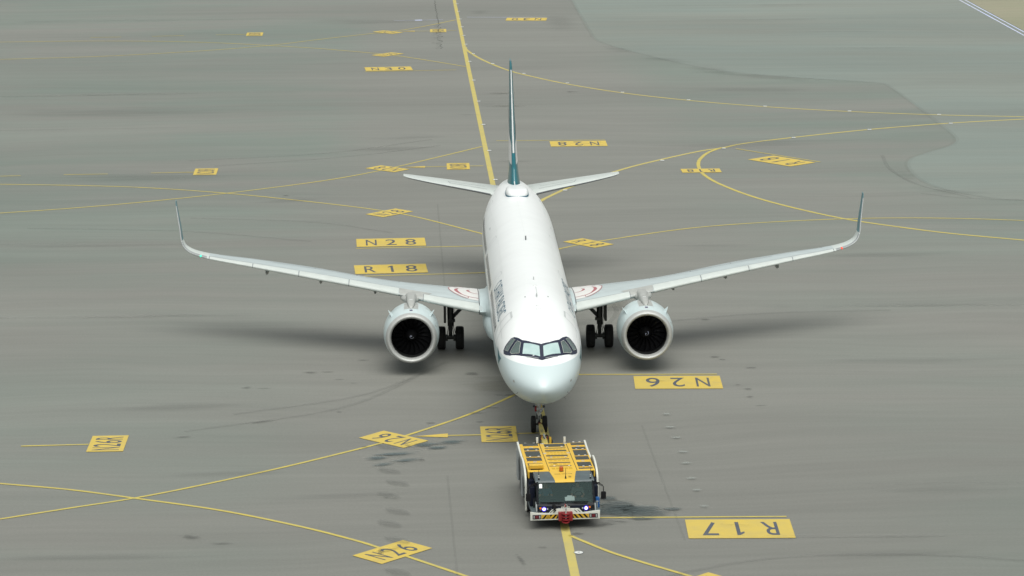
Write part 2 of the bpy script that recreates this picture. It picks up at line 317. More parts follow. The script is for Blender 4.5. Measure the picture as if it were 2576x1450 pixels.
LINES = [
    ('L2', 0.26, [(-0.95, 149.61), (-0.91, 147.67), (-0.02, 141.97), (1.28, 136.45), (2.62, 132.01), (3.96, 128.87), (7.38, 122.53), (11.69, 116.65), (16.82, 111.67), (22.65, 107.52), (29.04, 104.32), (35.79, 101.93), (42.23, 100.47), (86.12, 90.52)]),
    ('L3', 0.28, [(85.31, 111.26), (41.96, 99.2), (35.92, 97.52), (29.11, 94.68), (22.8, 91.11), (18.7, 88.39), (16.94, 86.47), (15.19, 85.1), (12.04, 81.48), (8.8, 77.14), (4.94, 70.36), (2.92, 65.81)]),
    ('L4', 0.26, [(17.12, 86.62), (16.7, 86.3), (15.61, 84.23), (14.81, 81.56), (14.44, 79.36), (14.31, 77.19), (14.36, 74.64), (15.01, 70.88), (16.6, 65.88), (18.69, 61.54), (21.43, 57.26), (24.02, 54.53), (27.25, 51.76), (31.35, 49.21), (69.56, 25.44)]),
    ('L5', 0.17, [(76.32, 44.56), (32.73, 55.75), (29.42, 56.6), (25.71, 57.12), (21.4, 57.06), (15.45, 55.92), (10.9, 54.16), (5.59, 50.55), (4.32, 49.54), (3.11, 48.35)]),
    ('L6', 0.17, [(-0.76, 88.31), (-4.09, 83.53), (-6.94, 79.54), (-9.07, 76.84), (-12.36, 73.57), (-18.34, 69.25), (-23.89, 66.1), (-28.23, 64.15), (-32.54, 62.68), (-75.13, 48.15)]),
    ('L7', 0.17, [(-78.64, 80.9), (-34.18, 73.92), (-28.64, 73.05), (-23.77, 71.76), (-18.34, 69.25), (-13.41, 66.15), (-8.88, 62.86), (-5.77, 59.76), (-1.52, 53.5)]),
    ('L8', 0.15, [(-9.22, 49.14), (-1.54, 49.48)]),
    ('L9', 0.15, [(-9.16, 40.69), (-1.57, 41.32)]),
    ('L10a', 0.15, [(-34.68, 77.34), (-33.26, 77.42)]),
    ('L10b', 0.15, [(-30.29, 77.64), (-27.22, 77.77)]),
    ('L10c', 0.15, [(-24.22, 77.97), (-21.22, 78.13)]),
    ('L10d', 0.15, [(-1.83, 79.45), (-0.84, 79.46)]),
    ('L10e', 0.15, [(-3.44, 79.38), (-4.97, 79.31)]),
    ('L11', 0.15, [(0.38, 91.03), (8.56, 90.91)]),
    ('L12', 0.15, [(-10.28, 132.16), (-2.07, 132.84)]),
    ('L13', 0.15, [(-0.4, 175.82), (7.99, 174.82)]),
    ('L15', 0.17, [(-1.58, 173.49), (-4.97, 167.57), (-7.76, 163.67), (-9.2, 161.94), (-10.13, 161.74), (-15.3, 157.12), (-19.92, 152.61), (-26.3, 148.73), (-35.32, 145.33), (-44.35, 143.82), (-88.73, 136.4)]),
    ('L16', 0.17, [(-91.35, 156.67), (-46.36, 157.6), (-38.64, 157.76), (-30.8, 156.93), (-24.87, 155.14), (-19.92, 152.61), (-15.04, 149.82), (-9.86, 145.82), (-7.71, 143.83), (-5.01, 140.42), (-1.19, 135.07)]),
    ('L17a', 0.15, [(-25.63, 161.88), (-22.59, 162.13)]),
    ('L17b', 0.15, [(-31.88, 161.21), (-28.77, 161.63)]),
    ('L17c', 0.15, [(-37.91, 160.72), (-34.89, 160.95)]),
    ('L17d', 0.15, [(-2.66, 163.8), (-1.64, 163.78)]),
    ('L17e', 0.15, [(-4.35, 163.51), (-5.84, 163.51)]),
    ('L18', 0.17, [(-65.4, 13.15), (-23.1, -2.2), (-20.04, -3.31), (-17.2, -4.75), (-13.57, -6.7), (-10.23, -9.14), (-7.97, -11.16), (-7.01, -12.19), (-5.93, -13.37), (-3.67, -16.02), (25.53, -50.26)]),
    ('L19', 0.17, [(-61.86, -29.02), (-22.33, -7.52), (-19.7, -6.09), (-17.2, -4.75), (-14.67, -2.99), (-11.45, -0.44), (-8.96, 1.77), (-7.07, 3.55), (-5.95, 4.82), (-4.5, 6.6), (-3.12, 8.42), (-1.88, 10.35), (-0.74, 12.3)]),
    ('L20', 0.15, [(-23.06, 3.89), (-20.09, 4.03)]),
    ('L21a', 0.15, [(-1.0, 4.85), (-0.02, 4.9)]),
    ('L21b', 0.15, [(-2.61, 4.72), (-4.12, 4.68)]),
    ('L22', 0.15, [(9.14, 15.68), (2.37, 16.0)]),
    ('L23', 0.15, [(1.86, -8.61), (9.39, -8.84)]),
    ('L24', 0.17, [(0.57, -10.99), (0.61, -11.12), (1.1, -11.92), (2.0, -13.3), (3.07, -14.6), (4.12, -15.77), (4.71, -16.42), (34.95, -49.74)]),
    ('L25', 0.15, [(17.85, 85.96), (23.16, 79.46)]),
    ('W14', 0.12, [(-8.02, 173.21), (-2.92, 173.6)]),
]
PANELS = [
    ('R17', 7.32, -10.45, 4.2, 2.6, 178.0),
    ('N26', 7.08, 14.11, 4.2, 2.6, 177.7),
    ('N28', -7.12, 50.94, 4.2, 2.6, 2.1),
    ('R18', -7.05, 42.72, 4.2, 2.6, 3.2),
    ('N28', 6.45, 89.16, 4.2, 2.6, 179.9),
    ('N30', -8.16, 134.05, 4.2, 2.6, 4.5),
    ('N30', 5.73, 173.31, 4.2, 2.6, 175.0),
    ('R18', 14.33, 76.29, 2.75, 1.62, -179.9),
    ('N26R', -19.25, 4.1, 2.75, 1.62, 90.4),
    ('N26R', -1.82, 4.8, 2.75, 1.62, 90.2),
    ('N28R', -20.41, 78.21, 2.75, 1.62, 90.7),
    ('N28R', -2.64, 79.36, 2.75, 1.62, 90.0),
    ('N30R', -21.78, 162.18, 2.75, 1.62, 91.0),
    ('N30R', -3.5, 163.7, 2.75, 1.62, 90.0),
    ('N26', -6.54, 4.15, 2.75, 1.62, 137.3),
    ('N26', -6.43, -12.84, 2.75, 1.62, 45.2),
    ('N28', -7.32, 61.07, 2.75, 1.62, 45.7),
    ('N28', -7.64, 78.61, 2.75, 1.62, 138.0),
    ('R18', 4.88, 49.96, 2.75, 1.62, -49.1),
    ('N30', -8.54, 162.82, 2.75, 1.62, 136.0),
    ('N30', -8.35, 144.58, 2.75, 1.62, 47.8),
    ('R18', 20.47, 80.08, 4.2, 2.6, 128.4),
    ('R17', 5.05, -17.6, 2.75, 1.62, 223),
]
for li_, (nm, wd, pts) in enumerate(LINES):
    # lines that join the centreline run on to it; the white line is white
    ribbon('stand_lead_in_line' if nm in ('L2', 'L3', 'L4', 'L5', 'L6', 'L7', 'L15', 'L16', 'L18', 'L19', 'L24') else 'stand_stop_line', pts, wd*(1.0),
           M['wpaint'] if nm in ('W14', 'L13') else (M['yelc'] if nm in ('L2', 'L3') else M['yell']), .0122+.0002*li_ if nm not in ('L2', 'L3') else .010+(.0005 if nm == 'L2' else 0))
ribbon('stand_lead_in_line', [(2.92, 65.81), (1.6, 61.5), (.7, 56), (.15, 48), (.0, 40)], .31, M['yelc'], .011)
ribbon('stand_lead_in_line', [(3.11, 48.35), (1.9, 46.3), (.7, 42.5), (.05, 36)], .17, M['yell'], .0117)
ribbon('stand_lead_in_line', [(-1.52, 53.5), (-.6, 50.5), (-.15, 46)], .17, M['yell'], .0119)
ribbon('stand_lead_in_line', [(-.74, 12.3), (-.05, 14.2), (.2, 17)], .17, M['yell'], .012)
for tri in ([(-4.11, 5.02), (-4.12, 4.34), (-5.62, 4.6)], [(-4.98, 79.58), (-4.99, 78.9), (-6.5, 79.18)], [(-5.84, 163.8), (-5.84, 163.15), (-7.43, 163.4)]):
    sheet('arrow_marking', tri, .0215, M['yel'])
ribbon('arrow_marking', [(-5.85, 173.36), (-5.1, 173.42)], .75, M['wpaint'], .016)

def glyphs(text, spacing=1.0, bold=.0):
    cu = bpy.data.curves.new('t', 'FONT'); cu.body = text; cu.space_character = spacing; cu.offset = bold; cu.resolution_u = 6
    o = bpy.data.objects.new('t', cu); C.objects.link(o)
    dg = bpy.context.evaluated_depsgraph_get(); me = bpy.data.meshes.new_from_object(o.evaluated_get(dg))
    V = [tuple(v.co[:2]) for v in me.vertices]; F_ = [tuple(p.vertices) for p in me.polygons]
    bpy.data.objects.remove(o); bpy.data.meshes.remove(me); bpy.data.curves.remove(cu)
    xs = [v[0] for v in V]; ys = [v[1] for v in V]; x0, x1, y0, y1 = min(xs), max(xs), min(ys), max(ys)
    return [((v[0]-x0)/(x1-x0), (v[1]-y0)/(y1-y0)) for v in V], F_
def split_glyphs(text, wd, ht, gap, bold=.012):
    # letters set one by one: each glyph wd wide, ht high, gap apart, centred on the origin
    V = []; F_ = []; n = len(text); tot = n*wd+(n-1)*gap; x = -tot/2
    for ch in text:
        gv, gf = glyphs(ch, bold=bold) if ch != '1' else ([(.50, 0), (1, 0), (1, 1), (.62, 1), (.0, .84), (.0, .72), (.50, .80)], [(0, 1, 2, 3, 4, 5, 6)]); ww = wd*.46 if ch == '1' else wd; n0 = len(V)
        V += [(x+(wd-ww)/2+a*ww, (b_-.5)*ht) for a, b_ in gv]; F_ += [tuple(i+n0 for i in q) for q in gf]; x += wd+gap
    return V, F_
for txt, x, y, w_, h_, a in PANELS:
    ca, sa = math.cos(R(a)), math.sin(R(a))
    def T(q, z): return (x+q[0]*ca-q[1]*sa, y+q[0]*sa+q[1]*ca, z)
    pn = MB().add([T(q, .0215) for q in ((-w_/2, -h_/2), (w_/2, -h_/2), (w_/2, h_/2), (-w_/2, h_/2))], [(0, 1, 2, 3)]).build('stand_number_marking', M['yel'], smooth=False)
    pn['kind'] = 'structure'
    if w_ > 4: gv, gf = split_glyphs(txt, .66, 1.80, .54, .004)
    elif len(txt) == 4: gv, gf = split_glyphs(txt, .47, 1.20, .13, .002)
    else: gv, gf = split_glyphs(txt, .46, 1.12, .28, .004)
    lt = MB().add([T(q, .0245) for q in gv], gf).build('lettering', M['ink'], pn, smooth=False)
    for o in (pn, lt):
        for p in o.data.polygons:
            if p.normal.z < 0: p.flip()
# verge edge lines: two white stripes along the paved edge
for xx, ww in ((53.75, .18), (54.35, .16)): ribbon('edge_line', [(xx, -60), (xx, 500)], ww, M['wpaint'], .018)

# stains and joints: thin sheets whose paint thins out towards the edge
def stain_mat(name, col, strength=.8, scale=2.5, st=(1, 1, 1), soft=.75):
    m = bpy.data.materials.new(name); m.use_nodes = True; t = m.node_tree; N = t.nodes; L = t.links; b = N['Principled BSDF']
    b.inputs['Base Color'].default_value = (*col, 1); b.inputs['Roughness'].default_value = .75
    tc = N.new('ShaderNodeTexCoord'); ln = N.new('ShaderNodeVectorMath'); ln.operation = 'LENGTH'; L.new(tc.outputs['UV'], ln.inputs[0])
    r = N.new('ShaderNodeMapRange'); r.inputs[1].default_value = 1; r.inputs[2].default_value = 1-soft; L.new(ln.outputs['Value'], r.inputs[0])
    mp = N.new('ShaderNodeMapping'); mp.inputs['Scale'].default_value = st; L.new(tc.outputs['Object'], mp.inputs[0])
    n = N.new('ShaderNodeTexNoise'); n.inputs['Scale'].default_value = scale; n.inputs['Detail'].default_value = 6; n.inputs['Roughness'].default_value = .65; L.new(mp.outputs[0], n.inputs['Vector'])
    a = N.new('ShaderNodeMath'); a.operation = 'MULTIPLY_ADD'; L.new(n.outputs['Fac'], a.inputs[0]); a.inputs[1].default_value = 1.6; a.inputs[2].default_value = -1.15
    s = N.new('ShaderNodeMath'); s.operation = 'ADD'; L.new(a.outputs[0], s.inputs[0]); L.new(r.outputs[0], s.inputs[1])
    q = N.new('ShaderNodeMapRange'); q.inputs[1].default_value = .1; q.inputs[2].default_value = .6; q.inputs[4].default_value = strength; q.interpolation_type = 'SMOOTHSTEP'; L.new(s.outputs[0], q.inputs[0])
    L.new(q.outputs[0], b.inputs['Alpha']); return m
M['oil'] = stain_mat('oil_stain', (.08, .085, .077), .36, 2.6, (.6, 2, 1), .95)
M['puddle'] = stain_mat('bluish_spill', (.08, .115, .12), .62, 1.6, (.5, 2.6, 1), .95)
M['skid'] = stain_mat('rubber_smear', (.12, .125, .115), .12, .5, (.2, 2.5, 1), 1.0)
M['olive'] = stain_mat('olive_smear', (.135, .13, .09), .22, .8, (.25, 2, 1), .9)
M['pale'] = stain_mat('pale_smear', (.30, .335, .31), .42, 1.6, (.4, 3, 1), .8)
M['patchd'] = stain_mat('dark_patch', (.12, .125, .115), .2, 3, (2.5, .8, 1), .35)
ZS = [.027]
def stain(name, x, y, a, b_, rot, m, n=24):
    ZS[0] += .0004; ca, sa = math.cos(R(rot)), math.sin(R(rot))
    V = [(x, y, ZS[0])]+[(x+a*math.cos(k*2*math.pi/n)*ca-b_*math.sin(k*2*math.pi/n)*sa, y+a*math.cos(k*2*math.pi/n)*sa+b_*math.sin(k*2*math.pi/n)*ca, ZS[0]) for k in range(n)]
    me = bpy.data.meshes.new(name); me.from_pydata(V, [], [(0, 1+k, 1+(k+1) % n) for k in range(n)])
    uv = me.uv_layers.new(name='uv')
    for p in me.polygons:
        for li, vi in zip(p.loop_indices, p.vertices):
            k = vi-1; uv.data[li].uv = (0, 0) if vi == 0 else (math.cos(k*2*math.pi/n), math.sin(k*2*math.pi/n))
    me.materials.append(m); o = bpy.data.objects.new(name, me); C.objects.link(o); o['kind'] = 'structure'; return o
for q in [(-10.76, 17.14, .72, .42, 0), (-9.9, 17.2, .8, .2, 0), (-13.71, 14.18, .6, .35, 8), (-12.9, 14.0, .9, .18, 0), (-2.81, 16.42, .75, .85, 20), (-8.2, 19.6, .6, .25, 0), (-9.3, 15.6, .5, .15, 0), (-8.6, 14.8, .4, .12, 0),
          (-9.1, 9.2, .3, .3, 0), (2.02, -9.59, 1.0, .5, 30), (2.6, -9.2, 1.0, .25, -10), (.85, -10.8, .5, .3, 0), (9.42, 19.3, .5, .5, 0), (9.73, 18.74, .4, .25, 0), (10.9, 16.9, .8, .35, 0), (10.3, 12.5, .4, .5, 30),
          (10.2, 11.0, .4, .4, -30), (10.5, 9.3, .6, .2, 0), (9.9, 13.4, .3, .2, 0), (9.8, 28, .6, .4, 0), (7.4, 117.5, 1.0, .7, 0), (-14.3, 68, .5, .5, 0), (-2.6, 8.6, 1.1, .3, 0), (-1.9, 9.6, .8, .25, 0), (-2.6, 7.0, .5, .3, 10), (-4.9, 6.9, .45, .3, 0), (-1.1, 12.0, 1.5, .3, 0),
          (-12.5, 7.6, 1.3, .35, 25), (-16, 5, .8, .3, 10), (-7.8, 2.9, .35, .25, 30), (-5.9, 3.0, .3, .6, 20), (-5.3, 0.6, .3, .4, 0), (-14.4, -10.5, 1.0, .5, -20), (-13.1, -11.4, .9, .25, 0), (-1.5, -14.2, .25, 1.4, 10), (-.6, -12.6, .4, .2, 0)]:
    stain('oil_stain', *q, M['oil'])
for q in [(-5.2, 3.1, 1.1, .85, 0), (-3.9, 3.5, 1.3, .7, 5), (-4.6, 2.5, 1.1, .6, 8), (-6.4, 1.6, 1.9, .6, 8), (-7.2, .9, 1.1, .7, 22), (-6.0, .5, 1.2, .55, 12), (-6.9, -.1, 1.0, .5, 15), (2.9, -7.9, 1.7, 1.1, 0), (3.9, -8.1, 1.6, .8, 0), (2.7, -6.8, 1.4, 1.0, 10), (2.3, -7.6, 1.2, 1.3, 0), (3.7, -7.4, 1.5, .7, 5), (2.4, -5.9, .7, .5, 0), (4.9, -7.6, .6, .4, 0), (3.6, -8.9, .9, .3, 0)]:
    stain('spill_stain', *q, M['puddle'] if q[0] < 0 else M.setdefault('puddle2', stain_mat('wet_patch', (.082, .104, .104), .55, 1.8, (.45, 2.4, 1), .7)))
for q in [(-24, 76, 16, 3.5, 0), (-30, 118.5, 26, .5, 3), (-30, 108, 22, 5, 3), (-34, 175, 30, .6, 4), (-10, 172, 12, 6, 0), (-14, 66, 4, 1.2, 12), (1.2, 117, 2.8, .9, 0), (1.4, 109.5, 3.6, .9, 0), (-1.6, 104.6, 1.6, .8, 0), (1.3, 81, 2.6, 1.1, 0),
          (17.5, 138, 7, 2.4, -52), (20.5, 131, 6.5, 2.6, -42), (26, 125, 8, 2.6, -28), (22, 128, 9, 2.2, -36), (13.2, 147, 6, 2.0, -68), (9, 170, 4, 16, 0), (22, 118, 12, 3, 0), (12.5, 48.5, 5, 1.0, 0), (22, 45, 10, 1.5, 0), (20, 88, 14, 4, 6), (5.2, 31, 3.5, 1.5, 55), (3.6, 28, 2.5, 1.5, 60),
          (30.5, 66.5, 6, 1.3, -24), (28.2, 73, 1.4, 5, 0), (-17, 10.5, 7, 1.6, 6), (-14, -1.2, 8, 1.0, 4), (-9, -5.0, 6, .8, 4), (13, -14.2, 7, .9, 3), (14, -11.9, 6, .35, 0), (16, -5.2, 8, 1.2, 0), (20, 18, 12, 1.2, 0), (22, 31, 12, .8, 0), (-20, 30.4, 12, .5, 0), (-18, -13, 9, 1.2, 0), (2.6, -3, 2.5, 6, 0),
          (-24, 51, 12, .9, 0), (-8, 87.5, 7, 2.2, 10), (-6, 93, 6, 1.5, 12), (1, 180, 2.4, 5, 0)]:
    stain('rubber_smear', *q, M['skid'])
for q in [(1.6, 117, 2.2, .6, 0), (1.9, 109.2, 3.0, .5, -4), (5.3, 32, 1.4, 3.4, -20), (-1.3, 14, 3, 4, 0)]: stain('olive_smear', *q, M['olive'])
for q in [(6.08, 3.62), (6.12, 1.2), (6.11, -.63), (6.1, -3.1), (6.15, -4.93), (6.21, -7.35), (6.0, 7.85), (5.96, 5.46)]: stain('pale_smear', *q, .42, .30, 0, M['pale'])
for q in [(-6.8, 2.78), (-6.68, -1.18), (-6.31, -3.13), (-6.67, -5.01), (-6.28, -7.38), (-6.59, -9.1), (-6.25, -11.38), (-6.2, -15.55)]: stain('dark_patch', q[0], q[1], .42, .85, 45, M['patchd'], 4)
for q in [(-6.5, -12.7, 2.0, .16, 40), (-6.1, -12.1, 1.6, .10, 40), (-6.9, -12.9, .2, .9, 0), (6.9, 89.0, 1.6, .12, 25), (7.6, 89.2, 1.2, .1, 30), (7.4, -10.1, 1.5, .08, -10), (-7.4, 50.8, 1.4, .1, 8), (6.2, 14.3, 1.3, .1, -12), (-1.4, 4.9, .3, 1.2, 0), (-1.0, 4.6, .2, 1.0, 0)]: stain('tyre_smear', *q, M['oil'])
ribbon('pavement_joint', cp, .45, stain_mat('joint_stain', (.12, .125, .115), .05, .3, (1, 1, 1), 1.0), .0265, 1)
for xa, ya, xb, yb in ((5.0, -12, 4.7, 6), (-3.9, -20, -4.2, -2), (-3.9, 30, -4.2, 64)): ribbon('pavement_joint', [(xa, ya), (xb, yb)], .10, stain_mat('joint_line', (.13, .135, .125), .09, .3, (1, 1, 1), 1.0), .0267, 1)
M['joint'] = stain_mat('joint_tar', (.12, .125, .118), .24, .25, (.6, 3, 1), 1.0)
for x0, y0, x1, y1, hw in [(-40, 30.1, -4, 31.0, .10), (6, 31.1, 40, 30.3, .10), (-45, 50.2, -19, 52.4, .12), (5, -4.2, 30, -4.7, .06), (.6, -11.5, 24, -12.2, .06), (9.8, 15.8, 32, 15.0, .07), (-60, 174, -12, 177.6, .3), (-60, 117, -10, 119.6, .22), (-50, 98, -14, 99.6, .18), (12, 171, 50, 170, .22), (12, 185, 50, 184, .25), (14, 160, 50, 158.5, .18), (26, 146, 50, 145, .2)]:
    L_ = math.hypot(x1-x0, y1-y0)/2; stain('pavement_joint', (x0+x1)/2, (y0+y1)/2, L_, hw*1.6, math.degrees(math.atan2(y1-y0, x1-x0)), M['joint'])
# wandering crack with soot on the far apron
rnd = random.Random(3); V = []; y = 148.5; P = []
while y < 193: P.append((-3.15+rnd.uniform(-.14, .14)+(rnd.uniform(-.55, .1) if y < 163 else 0)+(y-148)*-.012, y)); y += rnd.uniform(.25, .9)
ribbon('pavement_crack', P, .07, stain_mat('crack_tar', (.06, .065, .06), .5, .1, (1, 1, 1), 1.0), .03, 2)
for a_ in P[:34:2]: stain('rubber_smear', a_[0]-.25, a_[1], .55, .3, 0, M['oil'])

# arcs scuffed by turning wheels
for pts in ([(3.5, 24), (7, 27.2), (13, 29.3), (20, 29.8)], [(4.2, 26), (5.2, 30), (5.0, 34)], [(-30, 57), (-20, 55.4), (-12, 51.5)], [(-22, 83), (-12, 86), (-4.4, 92)], [(-20, 80.5), (-11, 84), (-3.8, 89)], [(3, -17), (8, -14.5), (14, -14.3), (20, -16)], [(-20, 60), (-12, 58), (-7, 54)],
            [(28, 66), (31, 63.8), (38, 62)], [(28.0, 82), (27.6, 76), (28.4, 69.5), (31, 64.2)], [(-14, 9), (-8, 12.5), (-4, 19)], [(-16, 6), (-9, 10), (-5, 17)]):
    ribbon('tyre_mark', pts, .28, M['tm'] if 'tm' in M else M.setdefault('tm', stain_mat('tyre_mark', (.15, .152, .142), .13, .6, (.4, 1.5, 1), 1.0)), .034)

# inset lights beside the taxi lines
def inset_light():
    o = MB().lathe([(0, .0), (0, .19), (.004, .19), (.004, .0)], 'z', (0, 0, 0), 28).build('taxiway_light', M['seamd'], smooth=False)
    d = MB().lathe([(.004, .17), (.018, .13), (.020, .0)], 'z', (0, 0, 0), 28).build('lamp_dome', mat('light_housing', (.66, .68, .66), .5, var=.2, scale=8), o)
    MB().box((0, -.04, .020), (.08, .03, .012)).build('lens', M['black'], o)
    return o
LIGHTS = [(-1.2, 181.49), (-1.13, 174.06), (-1.04, 166.78), (-.98, 159.29), (-.9, 151.95), (-.77, 138.69), (-.33, 144.4), (1.29, 136.99), (3.88, 129.82), (-.64, 125.64), (-.5, 112.41), (-.39, 99.33), (-.27, 86.34), (-.15, 73.46), (7.38, 123.11), (11.71, 116.94), (16.82, 111.94), (22.64, 107.76), (29.03, 104.5), (35.8, 102.11), (35.84, 97.31), (29.07, 94.58), (22.77, 90.92), (16.99, 86.18), (12.0, 80.94), (4.42, 68.89), (.76, -13.3), (-1.27, 189.07)]
proto = inset_light()
CURVA = {6, 7, 8, 14, 15, 16, 17, 18, 19}; CURVB = {20, 21, 22, 23, 24, 25}
ORD = ['first', 'second', 'third', 'fourth', 'fifth', 'sixth', 'seventh', 'eighth', 'ninth', 'tenth', 'eleventh', 'twelfth', 'thirteenth', 'fourteenth']
straight = sorted([i for i in range(len(LIGHTS)) if i not in CURVA | CURVB and i != 26], key=lambda i: -LIGHTS[i][1])
ca_ = sorted(CURVA, key=lambda i: LIGHTS[i][0]); cb_ = sorted(CURVB, key=lambda i: LIGHTS[i][0])
for i, (x, y) in enumerate(LIGHTS):
    if i == 0: o = proto
    else:
        o = proto.copy(); C.objects.link(o)
        for ch in list(proto.children):
            c = ch.copy(); C.objects.link(c); c.parent = o
    o.location = (x, y, .022)
    if i == 26: lab = 'round white inset light beside the thick yellow line in front of the tractor'
    elif i in CURVA: lab = f'{ORD[ca_.index(i)]} white inset light along the far curved yellow line, counted from its fork'
    elif i in CURVB: lab = f'{ORD[cb_.index(i)]} white inset light out from the fuselage along the nearer curved yellow line'
    else: lab = f'white inset light beside the straight taxi line behind the tail, {ORD[straight.index(i)]} from the top'
    tag(o, lab, 'taxiway light', 'inset lights along the taxi lines')

# ------------------------------------------------------------------ the airliner: nose at the origin, tail towards +Y
KY = [0, .03, .1, .3, .6, 1, 1.5, 2, 2.6, 3.2, 4, 5, 6, 7, 8, 9, 12, 20, 27, 30, 33, 36, 39, 42, 44.5]
KT = [3.15, 3.29, 3.39, 3.57, 3.76, 3.95, 4.16, 4.40, 4.72, 5.03, 5.33, 5.58, 5.72, 5.81, 5.86, 5.89, 5.89, 5.89, 5.89, 5.89, 5.88, 5.83, 5.68, 5.38, 4.90]
KB = [3.15, 3.02, 2.93, 2.74, 2.55, 2.37, 2.21, 2.09, 1.99, 1.91, 1.84, 1.79, 1.76, 1.75, 1.75, 1.75, 1.75, 1.75, 1.75, 1.82, 2.17, 2.76, 3.40, 4.00, 4.45]
KW = [0, .17, .30, .55, .82, 1.07, 1.30, 1.48, 1.63, 1.74, 1.84, 1.915, 1.955, 1.972, 1.975, 1.975, 1.975, 1.975, 1.975, 1.97, 1.91, 1.70, 1.31, .80, .20]
KM = [3.15, 3.15, 3.15, 3.16, 3.18, 3.22, 3.28, 3.34, 3.42, 3.50, 3.58, 3.66, 3.72, 3.76, 3.78, 3.80, 3.80, 3.80, 3.80, 3.85, 4.0, 4.25, 4.5, 4.65, 4.68]
SQ = np.sqrt(KY); fT, fB, fW, fM = [pchip(SQ, k) for k in (KT, KB, KW, KM)]
def fus(y, th):                # th in radians from the crown, positive towards +X
    s = math.sqrt(max(y, 0)); c = math.cos(th); zm = fM(s); rz = fT(s)-zm if c > 0 else zm-fB(s)
    return Vector((fW(s)*math.sin(th), y, zm+rz*c))
def fusn(y, th, off=0):
    p = fus(y, th); a = fus(y+.03, th)-fus(max(y-.03, 0), th); b_ = fus(y, th+.01)-fus(y, th-.01); n = b_.cross(a).normalized()
    ctr = Vector((0, y, fM(math.sqrt(max(y, 0)))))
    if n.dot(p-ctr) < 0: n = -n
    return p+n*off
airliner = empty('airliner')
tag(airliner, 'white twin-engine airliner with teal tail fin, towed nose first by the yellow tractor', 'airliner')
NT = 96; ys = list((np.linspace(0, 1, 40)**2)*6)+list(np.linspace(6, 44.5, 110))[1:]
rings = [[fus(max(y, 1e-4), 2*math.pi*k/NT) for k in range(NT)] for y in ys]
fuselage = MB().loft(rings).build('fuselage', M['fus'], airliner, angle=60)
def patch(name, poly, m, parent=None, off=.006, sy=.12, st=3.0, fn=None, sc=.033):
    poly = [(a, b_*sc) for a, b_ in poly]; st = st*sc
    # poly in (y, degrees); filled, draped over the fuselage
    P = [Vector(q) for q in poly]; n = len(P); pts = list(P)
    # densify edges
    pts = []
    for i in range(n):
        a, b_ = P[i], P[(i+1) % n]; k = max(1, int(max(abs(a.x-b_.x)/sy, abs(a.y-b_.y)/st)))
        pts += [a+(b_-a)*(j/k) for j in range(k)]
    m0 = len(pts)
    def inside(q):
        c = False
        for i in range(m0):
            a, b_ = pts[i], pts[i-1]
            if (a.y > q.y) != (b_.y > q.y) and q.x < (b_.x-a.x)*(q.y-a.y)/(b_.y-a.y)+a.x: c = not c
        return c
    y = min(q.x for q in P)+sy/2; y1 = max(q.x for q in P); t0 = min(q.y for q in P); t1 = max(q.y for q in P)
    while y < y1:
        t_ = t0+st/2
        while t_ < t1:
            q = Vector((y, t_))
            if inside(q): pts.append(q)
            t_ += st
        y += sy
    r = delaunay_2d_cdt(pts, [], [list(range(m0))], 1, 1e-5)
    f = fn or (lambda a, b_, o_: fusn(a, R(b_), o_))
    o = MB().add([f(v.x, v.y/sc, off) for v in r[0]], [tuple(q) for q in r[2]]).build(name, m, parent, angle=180)
    if fn is None: o.data.normals_split_custom_set_from_vertices([fus_normal(v.co) for v in o.data.vertices])
    return o
def fus_normal(co):
    s = math.sqrt(max(co.y, 0)); zm = fM(s); rz = fT(s)-zm if co.z > zm else zm-fB(s); th = math.atan2(co.x/max(fW(s), 1e-4), (co.z-zm)/rz)
    return (fusn(co.y, th, 1)-fusn(co.y, th, 0)).normalized()
def fstroke(name, path, wd, m, parent, off=.008, closed=False, k=6):
    P = [fusn(a, R(b_), off) for a, b_ in path]; V = []
    n = len(P)
    for i in range(n):
        if closed: t_ = (P[(i+1) % n]-P[i-1]).normalized()
        else: t_ = (P[min(i+1, n-1)]-P[max(i-1, 0)]).normalized()
        nn = (fusn(path[i][0], R(path[i][1]), .3)-P[i]).normalized(); s_ = t_.cross(nn).normalized()
        V += [P[i]+s_*wd/2, P[i]-s_*wd/2]
    F_ = [(2*i, 2*i+1, (2*i+3) % (2*n), (2*i+2) % (2*n)) for i in range(n if closed else n-1)]
    return MB().add(V, F_).build(name, m, parent, angle=80)
def dens(path, dy=.3, dt=3):
    out = []
    for a, b_ in zip(path, path[1:]):
        k = max(1, int(max(abs(a[0]-b_[0])/dy, abs(a[1]-b_[1])/dt))); out += [(a[0]+(b_[0]-a[0])*j/k, a[1]+(b_[1]-a[1])*j/k) for j in range(k)]
    return out+[path[-1]]
def cround(poly, k=5, rad=.25):
    # round the corners of a 2-D polygon
    out = []; n = len(poly)
    for i in range(n):
        a = Vector(poly[i-1]); b_ = Vector(poly[i]); c = Vector(poly[(i+1) % n]); p0 = b_+(a-b_)*rad; p2 = b_+(c-b_)*rad
        out += [tuple(p0*(1-t_)**2+b_*2*t_*(1-t_)+p2*t_*t_) for t_ in [j/k for j in range(k+1)]]
    return out
half = [(2.50, 0), (2.66, 13.5), (2.97, 28.5), (3.24, 34), (3.46, 39.5), (3.57, 45), (3.54, 52), (3.52, 60), (3.44, 66), (3.22, 68), (2.95, 64.5), (2.62, 57), (2.08, 35.5), (1.70, 16), (1.51, 0)]
mask = half+[(a, -b_) for a, b_ in half[-2:0:-1]]
patch('windscreen_surround', mask, M['frame'], fuselage, .008, .087, 2.7)
